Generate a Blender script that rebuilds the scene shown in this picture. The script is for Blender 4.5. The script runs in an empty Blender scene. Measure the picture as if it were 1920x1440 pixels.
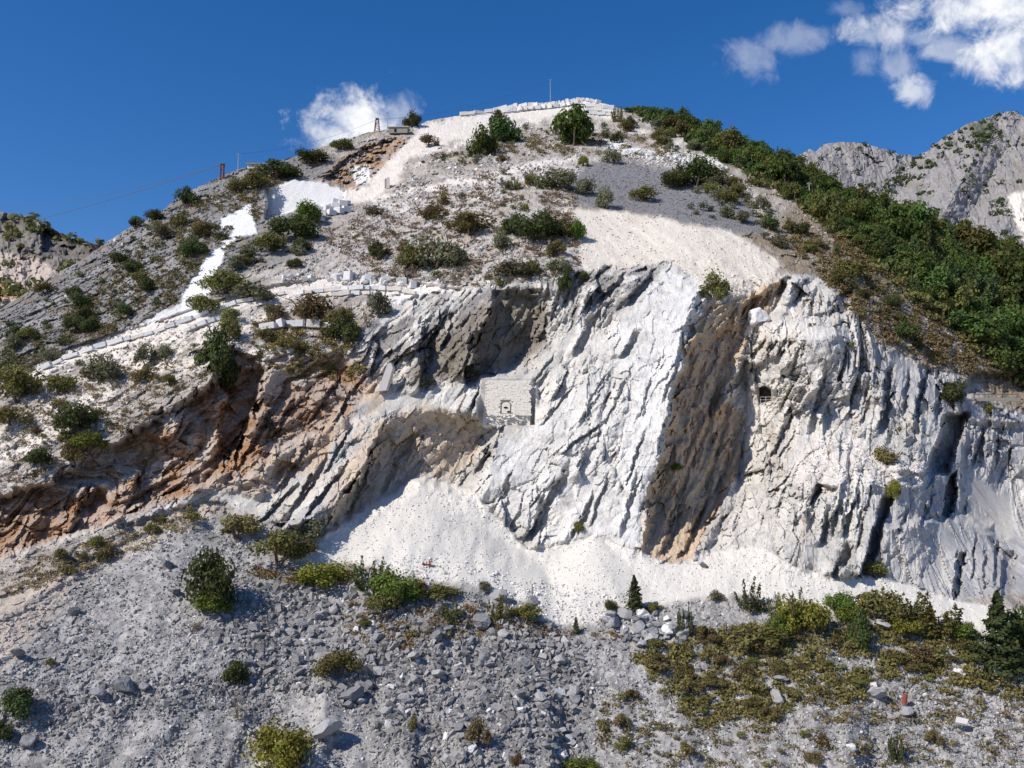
import bpy, math, random
import numpy as np
from mathutils import Vector, Matrix

# ------------------------------------------------------------------ camera, sky, sun, exposure
C = bpy.context.scene.collection
SC = bpy.context.scene
FPX = 1663.0                       # focal length in photo pixels (photo 1920 wide)
PITCH = math.atan(180.0 / FPX)
CP, SP = math.cos(PITCH), math.sin(PITCH)

cam_data = bpy.data.cameras.new('camera')
cam_data.sensor_width = 36.0
cam_data.lens = 36.0 * FPX / 1920.0
cam_data.clip_start = 0.5
cam_data.clip_end = 9000.0
cam = bpy.data.objects.new('camera', cam_data)
cam.rotation_euler = (math.pi / 2 + PITCH, 0, 0)
C.objects.link(cam)
SC.camera = cam

TO_SUN = Vector((-0.62, -0.40, 0.68)).normalized()
sun_data = bpy.data.lights.new('sun', 'SUN')
sun_data.energy = 4.2
sun_data.angle = math.radians(0.5)
sun_data.color = (1.0, 0.94, 0.86)
sun = bpy.data.objects.new('sun', sun_data)
sun.rotation_euler = TO_SUN.to_track_quat('Z', 'Y').to_euler()
sun.location = (-200, -130, 300)
C.objects.link(sun)

SC.view_settings.view_transform = 'Standard'
SC.view_settings.look = 'None'
SC.view_settings.exposure = 0.24
SC.view_settings.gamma = 1.0
SC.view_settings.use_curve_mapping = False


class NT:
    """small helper round a node tree"""
    def __init__(self, tree):
        self.t = tree
        tree.nodes.clear()

    def n(self, kind, **kw):
        nd = self.t.nodes.new(kind)
        for k, v in kw.items():
            setattr(nd, k, v)
        return nd

    def link(self, a, b):
        self.t.links.new(a, b)

    def put(self, sock, v):
        if hasattr(v, 'is_output') or isinstance(v, bpy.types.NodeSocket):
            self.link(v, sock)
        else:
            sock.default_value = v

    def math(self, op, a, b=None, c=None, clamp=False):
        nd = self.n('ShaderNodeMath', operation=op, use_clamp=clamp)
        self.put(nd.inputs[0], a)
        if b is not None:
            self.put(nd.inputs[1], b)
        if c is not None:
            self.put(nd.inputs[2], c)
        return nd.outputs[0]

    def ramp(self, x, lo, hi, a=0.0, b=1.0):
        nd = self.n('ShaderNodeMapRange', interpolation_type='SMOOTHSTEP')
        self.put(nd.inputs[0], x)
        nd.inputs[1].default_value = lo
        nd.inputs[2].default_value = hi
        nd.inputs[3].default_value = a
        nd.inputs[4].default_value = b
        return nd.outputs[0]

    def mix(self, f, a, b, blend='MIX'):
        nd = self.n('ShaderNodeMix', data_type='RGBA', blend_type=blend)
        self.put(nd.inputs[0], f)
        for s, v in ((nd.inputs[6], a), (nd.inputs[7], b)):
            if isinstance(v, (tuple, list)):
                s.default_value = tuple(v) + ((1,) if len(v) == 3 else ())
            else:
                self.link(v, s)
        return nd.outputs[2]

    def noise(self, vec, scale, detail=4, rough=0.55, dist=0.0):
        nd = self.n('ShaderNodeTexNoise')
        if vec is not None:
            self.link(vec, nd.inputs['Vector'])
        nd.inputs['Scale'].default_value = scale
        nd.inputs['Detail'].default_value = detail
        nd.inputs['Roughness'].default_value = rough
        nd.inputs['Distortion'].default_value = dist
        return nd.outputs[0]


world = bpy.data.worlds.new('World')
SC.world = world
world.use_nodes = True
w = NT(world.node_tree)
sky = w.n('ShaderNodeTexSky', sky_type='NISHITA')
sky.sun_disc = False
sky.sun_elevation = math.asin(TO_SUN.z)
sky.sun_rotation = math.atan2(TO_SUN.x, TO_SUN.y)
sky.altitude = 600
sky.air_density = 1.0
sky.dust_density = 0.35
sky.ozone_density = 3.0
hs = w.n('ShaderNodeHueSaturation')
hs.inputs['Saturation'].default_value = 1.35
hs.inputs['Value'].default_value = 1.0
w.link(sky.outputs[0], hs.inputs['Color'])
tc = w.n('ShaderNodeTexCoord')
sep = w.n('ShaderNodeSeparateXYZ')
w.link(tc.outputs['Generated'], sep.inputs[0])
ysafe = w.math('MAXIMUM', sep.outputs[1], 0.05)
cx = w.math('DIVIDE', sep.outputs[0], ysafe)
cz = w.math('DIVIDE', sep.outputs[2], ysafe)


def sky_xz(u, v):
    zc = (720 - v) / FPX
    y = CP - zc * SP
    return ((u - 960) / FPX / y, (SP + zc * CP) / y)


warp_n = w.noise(tc.outputs['Generated'], 30.0, 11, 0.66, 0.4)
warp_f = w.noise(tc.outputs['Generated'], 9.0, 3, 0.5)
edge = w.math('ADD', w.math('MULTIPLY_ADD', warp_n, 3.4, -1.7), w.math('MULTIPLY_ADD', warp_f, 1.2, -0.6))
# cumulus clouds hanging in the sky: centre, half width, half height, thickness
CLOUDS = [(668, 225, 75, 52, 1.0), (625, 250, 55, 34, 0.9), (745, 212, 42, 34, 0.45), (690, 262, 100, 26, 0.85),
          (1410, 112, 52, 34, 0.27), (1490, 76, 72, 28, 0.27), (1640, 62, 66, 34, 0.66), (1625, 112, 44, 30, 0.32),
          (1675, 125, 40, 26, 0.35), (1712, 168, 32, 26, 0.7), (1730, 70, 60, 15, 0.4),
          (1850, 20, 165, 58, 1.0), (1885, 95, 82, 60, 1.0), (1790, 85, 60, 30, 0.5), (1980, 60, 150, 80, 1.0),
          (1590, 15, 40, 16, 0.2)]
dens = None
for (u_, v_, ru, rv, amt) in CLOUDS:
    x0, z0 = sky_xz(u_, v_)
    dx = w.math('MULTIPLY', w.math('SUBTRACT', cx, x0), FPX / ru)
    dz = w.math('MULTIPLY', w.math('SUBTRACT', cz, z0), FPX / rv * 0.95)
    r2 = w.math('ADD', w.math('MULTIPLY', dx, dx), w.math('MULTIPLY', dz, dz))
    r = w.math('SQRT', r2)
    m = w.ramp(w.math('ADD', r, edge), 1.5, 0.25, 0.0, amt)
    dens = m if dens is None else w.math('MAXIMUM', dens, m)
ahead = w.math('GREATER_THAN', sep.outputs[1], 0.1)
dens = w.math('MULTIPLY', dens, ahead)
tone_n = w.noise(tc.outputs['Generated'], 34.0, 6, 0.6)
cl_col = w.mix(w.ramp(tone_n, 0.35, 0.62), (6.0, 6.6, 7.9), (9.6, 9.7, 9.9))
sky_t = w.mix(1.0, hs.outputs[0], (1.14, 1.03, 1.19), 'MULTIPLY')
skyc = w.mix(dens, sky_t, cl_col)
bg = w.n('ShaderNodeBackground')
bg.inputs[1].default_value = 0.088
w.link(skyc, bg.inputs[0])
wo = w.n('ShaderNodeOutputWorld')
w.link(bg.outputs[0], wo.inputs[0])


# ------------------------------------------------------------------ geometry helpers
def ray(u, v):
    """unit-depth offsets for a photo pixel: x and z per metre of forward distance"""
    zc = (720.0 - v) / FPX
    y = CP - zc * SP
    return (u - 960.0) / FPX / y, (SP + zc * CP) / y


def at(u, v, Y):
    a, b = ray(u, v)
    return Vector((a * Y, Y, b * Y))


def hash2(ix, iy, seed=0):
    ix = np.asarray(ix).astype(np.int64)
    iy = np.asarray(iy).astype(np.int64)
    h = (ix * 374761393 + iy * 668265263 + seed * 1442695041) & 0xffffffff
    h = ((h ^ (h >> 13)) * 1274126177) & 0xffffffff
    h = ((h ^ (h >> 16)) * 2246822519) & 0xffffffff
    h = h ^ (h >> 15)
    return h.astype(np.float64) / 4294967295.0


def pnoise(x, y, seed=0):
    """gradient noise, about -1..1"""
    x0, y0 = np.floor(x), np.floor(y)
    fx, fy = x - x0, y - y0
    sx = fx * fx * fx * (fx * (fx * 6 - 15) + 10)
    sy = fy * fy * fy * (fy * (fy * 6 - 15) + 10)

    def g(i, j):
        a = hash2(x0 + i, y0 + j, seed) * 6.2831853
        return np.cos(a) * (fx - i) + np.sin(a) * (fy - j)
    a = g(0, 0) * (1 - sx) + g(1, 0) * sx
    b = g(0, 1) * (1 - sx) + g(1, 1) * sx
    return (a * (1 - sy) + b * sy) * 1.5


def fbm(x, y, octaves=4, seed=0, gain=0.5):
    s, a, t = 0.0, 1.0, 0.0
    for i in range(octaves):
        s = s + a * pnoise(x, y, seed + 17 * i)
        t += a
        a *= gain
        x = x * 2.03 + 11.3
        y = y * 2.03 + 5.7
    return s / t


def sstep(a, b, x):
    t = np.clip((x - a) / (b - a), 0, 1)
    return t * t * (3 - 2 * t)


def poly_mask(u, v, poly, feather):
    """1 inside the polygon, 0 outside, soft over feather pixels either side of its edge"""
    p = np.array(poly, float)
    out = np.zeros(u.shape)
    lo, hi = p.min(0) - feather, p.max(0) + feather
    sel = (u > lo[0]) & (u < hi[0]) & (v > lo[1]) & (v < hi[1])
    if not sel.any():
        return out
    x, y = u[sel], v[sel]
    inside = np.zeros(x.shape, bool)
    d2 = np.full(x.shape, 1e12)
    for i in range(len(p)):
        ax, ay = p[i]
        bx, by = p[(i + 1) % len(p)]
        if ay != by:
            cond = ((ay > y) != (by > y)) & (x < (bx - ax) * (y - ay) / (by - ay) + ax)
            inside ^= cond
        ex, ey = bx - ax, by - ay
        t = np.clip(((x - ax) * ex + (y - ay) * ey) / (ex * ex + ey * ey + 1e-9), 0, 1)
        d2 = np.minimum(d2, (x - ax - t * ex) ** 2 + (y - ay - t * ey) ** 2)
    sd = np.sqrt(d2) * np.where(inside, 1, -1)
    out[sel] = sstep(-feather, feather, sd)
    return out


def new_mesh(name, verts, faces, attr=None):
    """verts (n,3), faces (m,k) arrays -> mesh; attr: per-vertex colour (n,3)"""
    me = bpy.data.meshes.new(name)
    verts = np.ascontiguousarray(verts, np.float32)
    faces = np.ascontiguousarray(faces, np.int32)
    m, k = faces.shape
    me.vertices.add(len(verts))
    me.vertices.foreach_set('co', verts.ravel())
    me.loops.add(m * k)
    me.loops.foreach_set('vertex_index', faces.ravel())
    me.polygons.add(m)
    me.polygons.foreach_set('loop_start', np.arange(0, m * k, k, dtype=np.int32))
    me.polygons.foreach_set('loop_total', np.full(m, k, np.int32))
    me.polygons.foreach_set('use_smooth', np.zeros(m, bool))
    if attr is not None:
        a = me.attributes.new('albedo', 'FLOAT_COLOR', 'POINT')
        buf = np.ones((len(verts), 4), np.float32)
        buf[:, :3] = attr
        a.data.foreach_set('color', buf.ravel())
    me.update()
    return me


def link(name, me, mat=None, parent=None):
    o = bpy.data.objects.new(name, me)
    C.objects.link(o)
    if mat is not None and me is not None and not me.materials:
        me.materials.append(mat)
    if parent is not None:
        o.parent = parent
    return o


def tag(o, label=None, cat=None, group=None, kind=None):
    if label:
        o['label'] = label
    if cat:
        o['category'] = cat
    if group:
        o['group'] = group
    if kind:
        o['kind'] = kind
    return o


def ground_material(name, bump=0.5, scale=1.0, speck=0.25, rough=0.95):
    m = bpy.data.materials.new(name)
    m.use_nodes = True
    t = NT(m.node_tree)
    at_ = t.n('ShaderNodeAttribute', attribute_name='albedo')
    geo = t.n('ShaderNodeNewGeometry')
    pos = geo.outputs['Position']
    n1 = t.noise(pos, 1.7 * scale, 6, 0.65)
    n2 = t.noise(pos, 6.0 * scale, 3, 0.6)
    k = t.math('ADD', t.math('MULTIPLY_ADD', n1, speck * 2, 1 - speck), t.math('MULTIPLY_ADD', n2, speck * 1.2, -speck * 0.6))
    comb = t.n('ShaderNodeCombineColor')
    for i in range(3):
        t.link(k, comb.inputs[i])
    col = t.mix(1.0, at_.outputs['Color'], comb.outputs[0], 'MULTIPLY')
    b = t.n('ShaderNodeBump')
    b.inputs['Strength'].default_value = bump
    b.inputs['Distance'].default_value = 0.2
    t.link(t.math('ADD', n1, t.math('MULTIPLY', n2, 0.4)), b.inputs['Height'])
    p = t.n('ShaderNodeBsdfPrincipled')
    p.inputs['Roughness'].default_value = rough
    p.inputs['Specular IOR Level'].default_value = 0.15
    t.link(col, p.inputs['Base Color'])
    t.link(b.outputs[0], p.inputs['Normal'])
    o = t.n('ShaderNodeOutputMaterial')
    t.link(p.outputs[0], o.inputs[0])
    return m


def plain_material(name, col, rough=0.9, var=0.15, scale=3.0, metal=0.0, obj_var=0.0, bump=0.2):
    m = bpy.data.materials.new(name)
    m.use_nodes = True
    t = NT(m.node_tree)
    tcn = t.n('ShaderNodeTexCoord')
    n1 = t.noise(tcn.outputs['Object'], scale, 5, 0.6)
    f = t.math('MULTIPLY_ADD', n1, var * 2, 1 - var)
    if obj_var:
        oi = t.n('ShaderNodeObjectInfo')
        f = t.math('MULTIPLY', f, t.math('MULTIPLY_ADD', oi.outputs['Random'], obj_var * 2, 1 - obj_var))
    comb = t.n('ShaderNodeCombineColor')
    for i in range(3):
        t.link(f, comb.inputs[i])
    c = t.mix(1.0, tuple(col), comb.outputs[0], 'MULTIPLY')
    p = t.n('ShaderNodeBsdfPrincipled')
    p.inputs['Roughness'].default_value = rough
    p.inputs['Metallic'].default_value = metal
    p.inputs['Specular IOR Level'].default_value = 0.2
    b = t.n('ShaderNodeBump')
    b.inputs['Strength'].default_value = bump
    b.inputs['Distance'].default_value = 0.1
    t.link(n1, b.inputs['Height'])
    t.link(b.outputs[0], p.inputs['Normal'])
    t.link(c, p.inputs['Base Color'])
    o = t.n('ShaderNodeOutputMaterial')
    t.link(p.outputs[0], o.inputs[0])
    return m


def rock_material(name):
    """bedded marble: grey veins and stains drawn out along the beds, fine cracks"""
    m = ground_material(name, 0.16, 1.6, 0.2)
    t = m.node_tree
    h = NT.__new__(NT)
    h.t = t
    p = next(n for n in t.nodes if n.type == 'BSDF_PRINCIPLED')
    col = p.inputs['Base Color'].links[0].from_socket
    geo = next(n for n in t.nodes if n.type == 'NEW_GEOMETRY')
    mp = h.n('ShaderNodeMapping')
    mp.inputs['Rotation'].default_value = (0, math.radians(28), 0)
    h.link(geo.outputs['Position'], mp.inputs['Vector'])
    sc = h.n('ShaderNodeMapping')
    sc.inputs['Scale'].default_value = (1.0, 1.0, 0.22)
    h.link(mp.outputs[0], sc.inputs['Vector'])
    v1 = h.noise(sc.outputs[0], 0.55, 8, 0.68, 0.6)
    v2 = h.noise(sc.outputs[0], 1.9, 6, 0.7, 1.2)
    v3 = h.noise(geo.outputs['Position'], 0.22, 5, 0.6, 0.4)
    k = h.math('MULTIPLY', h.ramp(v1, 0.50, 0.66), h.ramp(v3, 0.36, 0.6))
    c = h.mix(h.math('MULTIPLY', k, 0.6), col, (0.24, 0.235, 0.235))
    crk = h.math('ABSOLUTE', h.math('SUBTRACT', v2, 0.5))
    c = h.mix(h.math('MULTIPLY', h.ramp(crk, 0.022, 0.004), 0.5), c, (0.17, 0.155, 0.14))
    rust = h.math('MULTIPLY', h.ramp(v3, 0.53, 0.68), h.ramp(v2, 0.42, 0.62))
    c = h.mix(h.math('MULTIPLY', rust, 0.30), c, (0.42, 0.30, 0.18))
    h.link(c, p.inputs['Base Color'])
    return m

# ------------------------------------------------------------------ the quarried hill
# forward distance (m) of points of the hill, surveyed by where they stand in the view
SURVEY = [
    (1000, 1440, 97), (1000, 1300, 105), (1000, 1200, 112), (1000, 1165, 115.5), (1000, 1100, 124), (1000, 1030, 132.5),
    (1000, 900, 138), (1000, 800, 142), (1000, 700, 147), (1000, 600, 151.5), (1000, 520, 156), (1000, 400, 184),
    (1000, 300, 230), (1000, 250, 265), (1000, 195, 312),
    (400, 1440, 92), (400, 1200, 105), (400, 1000, 125), (400, 940, 130), (400, 700, 141), (400, 600, 156), (400, 500, 177),
    (400, 400, 208), (400, 335, 236),
    (0, 1440, 88), (0, 1200, 100), (0, 1060, 115), (0, 900, 128), (0, 800, 137), (0, 700, 153), (0, 600, 172), (0, 575, 182),
    (200, 820, 134), (200, 600, 166), (200, 455, 202), (200, 1000, 122), (200, 1300, 97),
    (1600, 1440, 100), (1600, 1200, 113), (1600, 1080, 124), (1600, 900, 136), (1600, 700, 147), (1600, 560, 158),
    (1600, 500, 171), (1600, 400, 199), (1600, 350, 220),
    (1900, 1440, 102), (1900, 1150, 120), (1900, 1100, 128), (1900, 1000, 146), (1900, 800, 158), (1900, 740, 165),
    (1900, 690, 170), (1900, 600, 184), (1900, 500, 208), (1900, 475, 216),
    (1300, 1440, 98), (1300, 1170, 116), (1300, 1060, 127), (1300, 900, 137), (1300, 700, 146), (1300, 590, 152),
    (1300, 500, 161), (1300, 440, 173), (1300, 350, 206), (1300, 300, 230), (1300, 250, 256), (1300, 225, 276),
    (1450, 290, 236), (1450, 400, 190), (700, 1440, 95), (700, 1200, 110), (700, 1060, 124), (700, 960, 132), (700, 880, 138),
    (700, 750, 145), (700, 600, 155), (700, 540, 163), (700, 450, 190), (700, 400, 208), (700, 340, 228), (700, 245, 270),
    (-330, 800, 175), (-330, 1000, 130), (-330, 1440, 80), (2250, 620, 225), (2250, 1440, 106), (2250, 800, 170), (2250, 1100, 128),
    (550, 300, 248),
]
SKYLINE = [(-340, 790), (0, 580), (60, 542), (100, 515), (150, 490), (200, 454), (240, 428), (300, 398), (345, 362), (400, 338),
           (440, 319), (500, 306), (560, 292), (600, 276), (640, 265), (690, 248), (740, 241), (780, 238), (800, 227), (870, 215), (950, 203),
           (1000, 198), (1032, 195), (1070, 189), (1095, 184), (1130, 193), (1170, 206), (1230, 214), (1300, 236), (1345, 258), (1420, 284),
           (1490, 312), (1560, 356), (1640, 390), (1720, 426), (1800, 452), (1860, 472), (1920, 498), (2250, 640)]
sk = np.array(SKYLINE, float)


def skyline(u):
    return np.interp(u, sk[:, 0], sk[:, 1]) + 1.6 * pnoise(np.asarray(u, float) / 9.0, np.zeros_like(np.asarray(u, float)), 5)


# --- smooth depth from the survey (multiquadric fit of log distance)
sv = np.array(SURVEY, float)
PX = sv[:, :2] / 400.0
CQ = 0.05
n_s = len(sv)
dd = ((PX[:, None, :] - PX[None, :, :]) ** 2).sum(-1)
K = np.sqrt(dd + CQ) * -1.0
A = np.zeros((n_s + 3, n_s + 3))
A[:n_s, :n_s] = K + np.eye(n_s) * 0.004
A[:n_s, n_s] = 1
A[:n_s, n_s + 1:] = PX
A[n_s:, :n_s] = A[:n_s, n_s:].T
sol = np.linalg.solve(A, np.concatenate([np.log(sv[:, 2]), np.zeros(3)]))


def base_depth(u, v):
    x, y = u / 400.0, v / 400.0
    r = sol[n_s] + sol[n_s + 1] * x + sol[n_s + 2] * y
    for i in range(n_s):
        r = r - sol[i] * np.sqrt((x - PX[i, 0]) ** 2 + (y - PX[i, 1]) ** 2 + CQ)
    return np.exp(r)


STEP = 2.2
cols = np.concatenate([np.arange(-330, -20, 9.0), np.arange(-20, 1940, STEP), np.arange(1942, 2245, 9.0)])
NR = 545
wrow = np.linspace(0, 1, NR)
VBOT = 1500.0
top = skyline(cols)
U = np.repeat(cols[None, :], NR, 0)
V = top[None, :] + wrow[:, None] * (VBOT - top[None, :])
Y0 = base_depth(U, V)
X0 = (U - 960) / FPX * Y0
Z0 = ray(U, V)[1] * Y0
# ragged edges: every outline below is read through this wobble
WU = U + 9 * fbm(U / 70, V / 70, 4, 3) + 3.5 * pnoise(U / 13, V / 13, 8)
WV = V + 9 * fbm(U / 70, V / 70, 4, 4) + 3.5 * pnoise(U / 13, V / 13, 9)


def mosaic(x, y, seed):
    """one random value per cell of a jittered mosaic"""
    bx, by = np.floor(x), np.floor(y)
    best = np.full(x.shape, 1e9)
    tone = np.zeros(x.shape)
    for i in (-1, 0, 1):
        for j in (-1, 0, 1):
            gx, gy = bx + i, by + j
            d = (x - gx - hash2(gx, gy, seed)) ** 2 + (y - gy - hash2(gx, gy, seed + 1)) ** 2
            m = d < best
            best = np.where(m, d, best)
            tone = np.where(m, hash2(gx, gy, seed + 2), tone)
    return tone


JU = WU + 13 * (mosaic((U + .5 * V) / 17, V / 30, 701) - .5) + 6 * (mosaic(U / 7, V / 12, 711) - .5)
JV = WV + 10 * (mosaic(U / 19, V / 19, 721) - .5)


def M(poly, feather=7):
    return poly_mask(WU, WV, poly, feather)


def crease(lines, fade_top=25, fade_bot=15, warp=1.0):
    """lines: [(polyline [(u,v)..] top to bottom, offsets)] left to right; offsets: one number or one per vertex (m, + is farther)"""
    global OFF
    uu = U * (1 - warp) + JU * warp
    vv = V * (1 - warp) + JV * warp
    v0 = min(l[0][0][1] for l in lines)
    v1 = max(l[0][-1][1] for l in lines)
    us, os_ = [], []
    for pl, off in lines:
        p = np.array(pl, float)
        us.append(np.interp(vv, p[:, 1], p[:, 0]))
        o = np.full(len(p), float(off)) if np.isscalar(off) else np.array(off, float)
        os_.append(np.interp(vv, p[:, 1], o))
    d = np.zeros(U.shape)
    for i in range(len(lines) - 1):
        sel = (uu >= us[i]) & (uu < us[i + 1])
        t = (uu - us[i]) / np.maximum(us[i + 1] - us[i], 1e-3)
        d = np.where(sel, os_[i] * (1 - t) + os_[i + 1] * t, d)
    d = np.where(uu >= us[-1], os_[-1], d)
    fade = sstep(v0, v0 + fade_top, vv) * (1 - sstep(v1 - fade_bot, v1, vv))
    OFF = OFF + d * fade


OFF = np.zeros(U.shape)
# the great notch: bright slab on the left running forward to its edge, a wall turned away from the sun, the far corner
crease([([(1190, 500), (1100, 620), (1010, 760), (920, 900), (960, 1040)], 0),
        ([(1325, 500), (1296, 590), (1262, 720), (1232, 850), (1213, 930), (1190, 1045)], [-2, -5, -6, -5.5, -4, 0]),
        ([(1340, 500), (1318, 590), (1285, 720), (1252, 850), (1233, 930), (1206, 1045)], [-1, 0, 3, 3.5, 3.0, 1]),
        ([(1420, 500), (1402, 590), (1398, 640), (1396, 760), (1388, 880), (1335, 960), (1275, 1062)], [-1, 5, 12, 15.5, 15, 10, 2]),
        ([(1480, 500), (1500, 600), (1520, 760), (1480, 880), (1440, 960), (1380, 1062)], [-1, 1, 5.0, 5, 2.5, 0]),
        ([(1620, 500), (1640, 600), (1700, 800), (1660, 1062)], 0)], 60, 14)
# fins hanging over the notch, and the block at its foot
crease([([(1385, 635), (1368, 680), (1338, 760), (1328, 790)], 0), ([(1402, 640), (1392, 680), (1352, 750), (1336, 790)], -3.6),
        ([(1408, 640), (1400, 680), (1362, 750), (1342, 790)], -0.5), ([(1420, 640), (1412, 690), (1374, 750), (1356, 790)], 0)], 8, 10)
crease([([(1358, 885), (1322, 960), (1300, 1052)], 0), ([(1376, 890), (1350, 950), (1306, 1052)], -3.2),
        ([(1385, 890), (1378, 945), (1325, 1052)], 1.0), ([(1440, 890), (1420, 950), (1370, 1052)], -0.6), ([(1520, 890), (1500, 1052)], 0)], 6, 8)
# overhang cave left of the slab
crease([([(880, 556), (850, 640), (850, 700), (846, 722)], 0), ([(925, 556), (885, 640), (872, 700), (868, 722)], [-3, -4.5, -4, -2]),
        ([(936, 556), (897, 640), (882, 700), (876, 722)], [3, 5, 4, 1]), ([(1000, 552), (990, 640), (950, 690), (890, 722)], [5, 9, 7, 1]),
        ([(1036, 548), (1034, 640), (992, 690), (910, 722)], [1, 1.5, 1, 0]), ([(1120, 540), (1110, 640), (1090, 690), (1010, 722)], 0)], 16, 10)
# buttresses left of the cave
crease([([(770, 590), (756, 680), (742, 740)], 0), ([(792, 590), (786, 680), (792, 728)], -2.0), ([(800, 590), (798, 680), (802, 728)], 1.8),
        ([(842, 590), (832, 680), (838, 728)], 0.6), ([(850, 590), (850, 680), (850, 728)], 0)], 20, 12)
# shaded tan wall behind the rubble cone
crease([([(690, 765), (620, 830), (540, 900), (480, 990)], 0), ([(735, 765), (690, 850), (640, 930), (600, 990)], [-2, -4, -3.5, -2.5]),
        ([(748, 765), (704, 850), (655, 930), (620, 990)], [1, 2.5, 2.5, 1.5]),
        ([(905, 765), (890, 850), (850, 900), (760, 990)], [4, 9, 9.5, 5]), ([(940, 765), (930, 850), (920, 900), (900, 990)], [0, -0.6, -1, 0]),
        ([(1010, 765), (1010, 990)], 0)], 35, 14)
# ochre quarry hollow on the left: soil lip above, recess beneath
hol = poly_mask(JU, JV, [(-330, 960), (0, 934), (120, 893), (250, 806), (372, 742), (440, 690), (505, 690), (470, 790), (430, 870), (392, 906), (300, 935), (180, 985), (0, 1046), (-330, 1150)], 9)
OFF += hol * (6.2 + 2.5 * fbm(X0 / 5, Z0 / 5, 3, 61))
OFF += poly_mask(JU, JV, [(395, 690), (440, 650), (500, 690), (482, 770), (452, 850), (410, 870), (425, 740)], 6) * 5.0
OFF += M([(520, 690), (640, 665), (690, 740), (600, 800), (500, 860), (490, 780)], 14) * 2.0
crease([([(300, 745), (250, 830)], 0), ([(345, 745), (312, 830)], -2.6), ([(352, 745), (322, 830)], 0.6), ([(400, 745), (370, 830)], 0)], 12, 16)
crease([([(130, 905), (70, 1000)], 0), ([(170, 905), (120, 1000)], -3.2), ([(180, 905), (132, 1000)], 0.5), ([(220, 905), (180, 1000)], 0)], 14, 12)
crease([([(230, 880), (160, 985)], 0), ([(268, 880), (215, 985)], -2.6), ([(278, 880), (226, 985)], 0.8), ([(320, 880), (270, 985)], 0)], 14, 12)
# little recess above the summit quarry, cut wall there
OFF += M([(648, 300), (700, 270), (745, 262), (720, 300), (690, 330), (655, 352), (610, 340)], 5) * 5
cutp = M([(496, 358), (545, 337), (612, 345), (648, 358), (642, 376), (600, 384), (545, 398), (500, 412)], 2)
# right cliff: slots, dark niches and stepped slabs
for top_, bot_, wd, dp in [((1664, 925), (1618, 1082), 20, 5.5), 
                           ((1792, 770), (1752, 890), 40, 9.0), ((1788, 880), (1772, 972), 17, 6.5),
                           ((1588, 545), (1570, 590), 26, 4.0), 
                           ((1803, 1030), (1788, 1125), 12, 3.0), ((1892, 1030), (1884, 1120), 22, 3.0), ((1505, 520), (1480, 575), 14, 2.6),
                           ((1480, 515), (1452, 560), 16, 3.0), ((1740, 690), (1722, 760), 10, 2.0)]:
    (ua, va), (ub, vb) = top_, bot_
    crease([([(ua - wd * 2.6, va), (ub - wd * 2.6, vb)], 0), ([(ua - wd * .5, va), (ub - wd * .5, vb)], -dp * 0.35),
            ([(ua - wd * .3, va), (ub - wd * .3, vb)], dp * 0.55), ([(ua + wd * .45, va), (ub + wd * .45, vb)], dp),
            ([(ua + wd * .7, va), (ub + wd * .7, vb)], 0.2), ([(ua + wd * 1.2, va), (ub + wd * 1.2, vb)], 0)], min(14, (vb - va) * .2), 8, 0.5)
OFF += M([(1530, 905), (1570, 912), (1565, 925), (1540, 930), (1520, 950)], 3) * 3.0
# single blades of rock: each rises to an edge and breaks off on its right side
def blade(ua, va, ub, vb, wd, dp):
    global OFF
    m = (V > va - 10) & (V < vb + 10) & (U > min(ua, ub) - wd * 4) & (U < max(ua, ub) + wd * 3)
    if not m.any():
        return
    uu = U[m] * .4 + JU[m] * .6 + 0.18 * wd * pnoise(V[m] / 9.0, U[m] / 40.0, int(ua))
    vv = V[m]
    t = np.clip((vv - va) / (vb - va), 0, 1)
    x = (uu - (ua + (ub - ua) * t)) / wd
    d = np.interp(x, [-2.8, -0.15, 0.12, 0.75, 1.15], [0, -0.45, 0.55, 0.62, 0.0])
    f = sstep(va - 6, va + (vb - va) * .25, vv) * (1 - sstep(vb - (vb - va) * .18, vb + 5, vv))
    OFF[m] += d * dp * f


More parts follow.
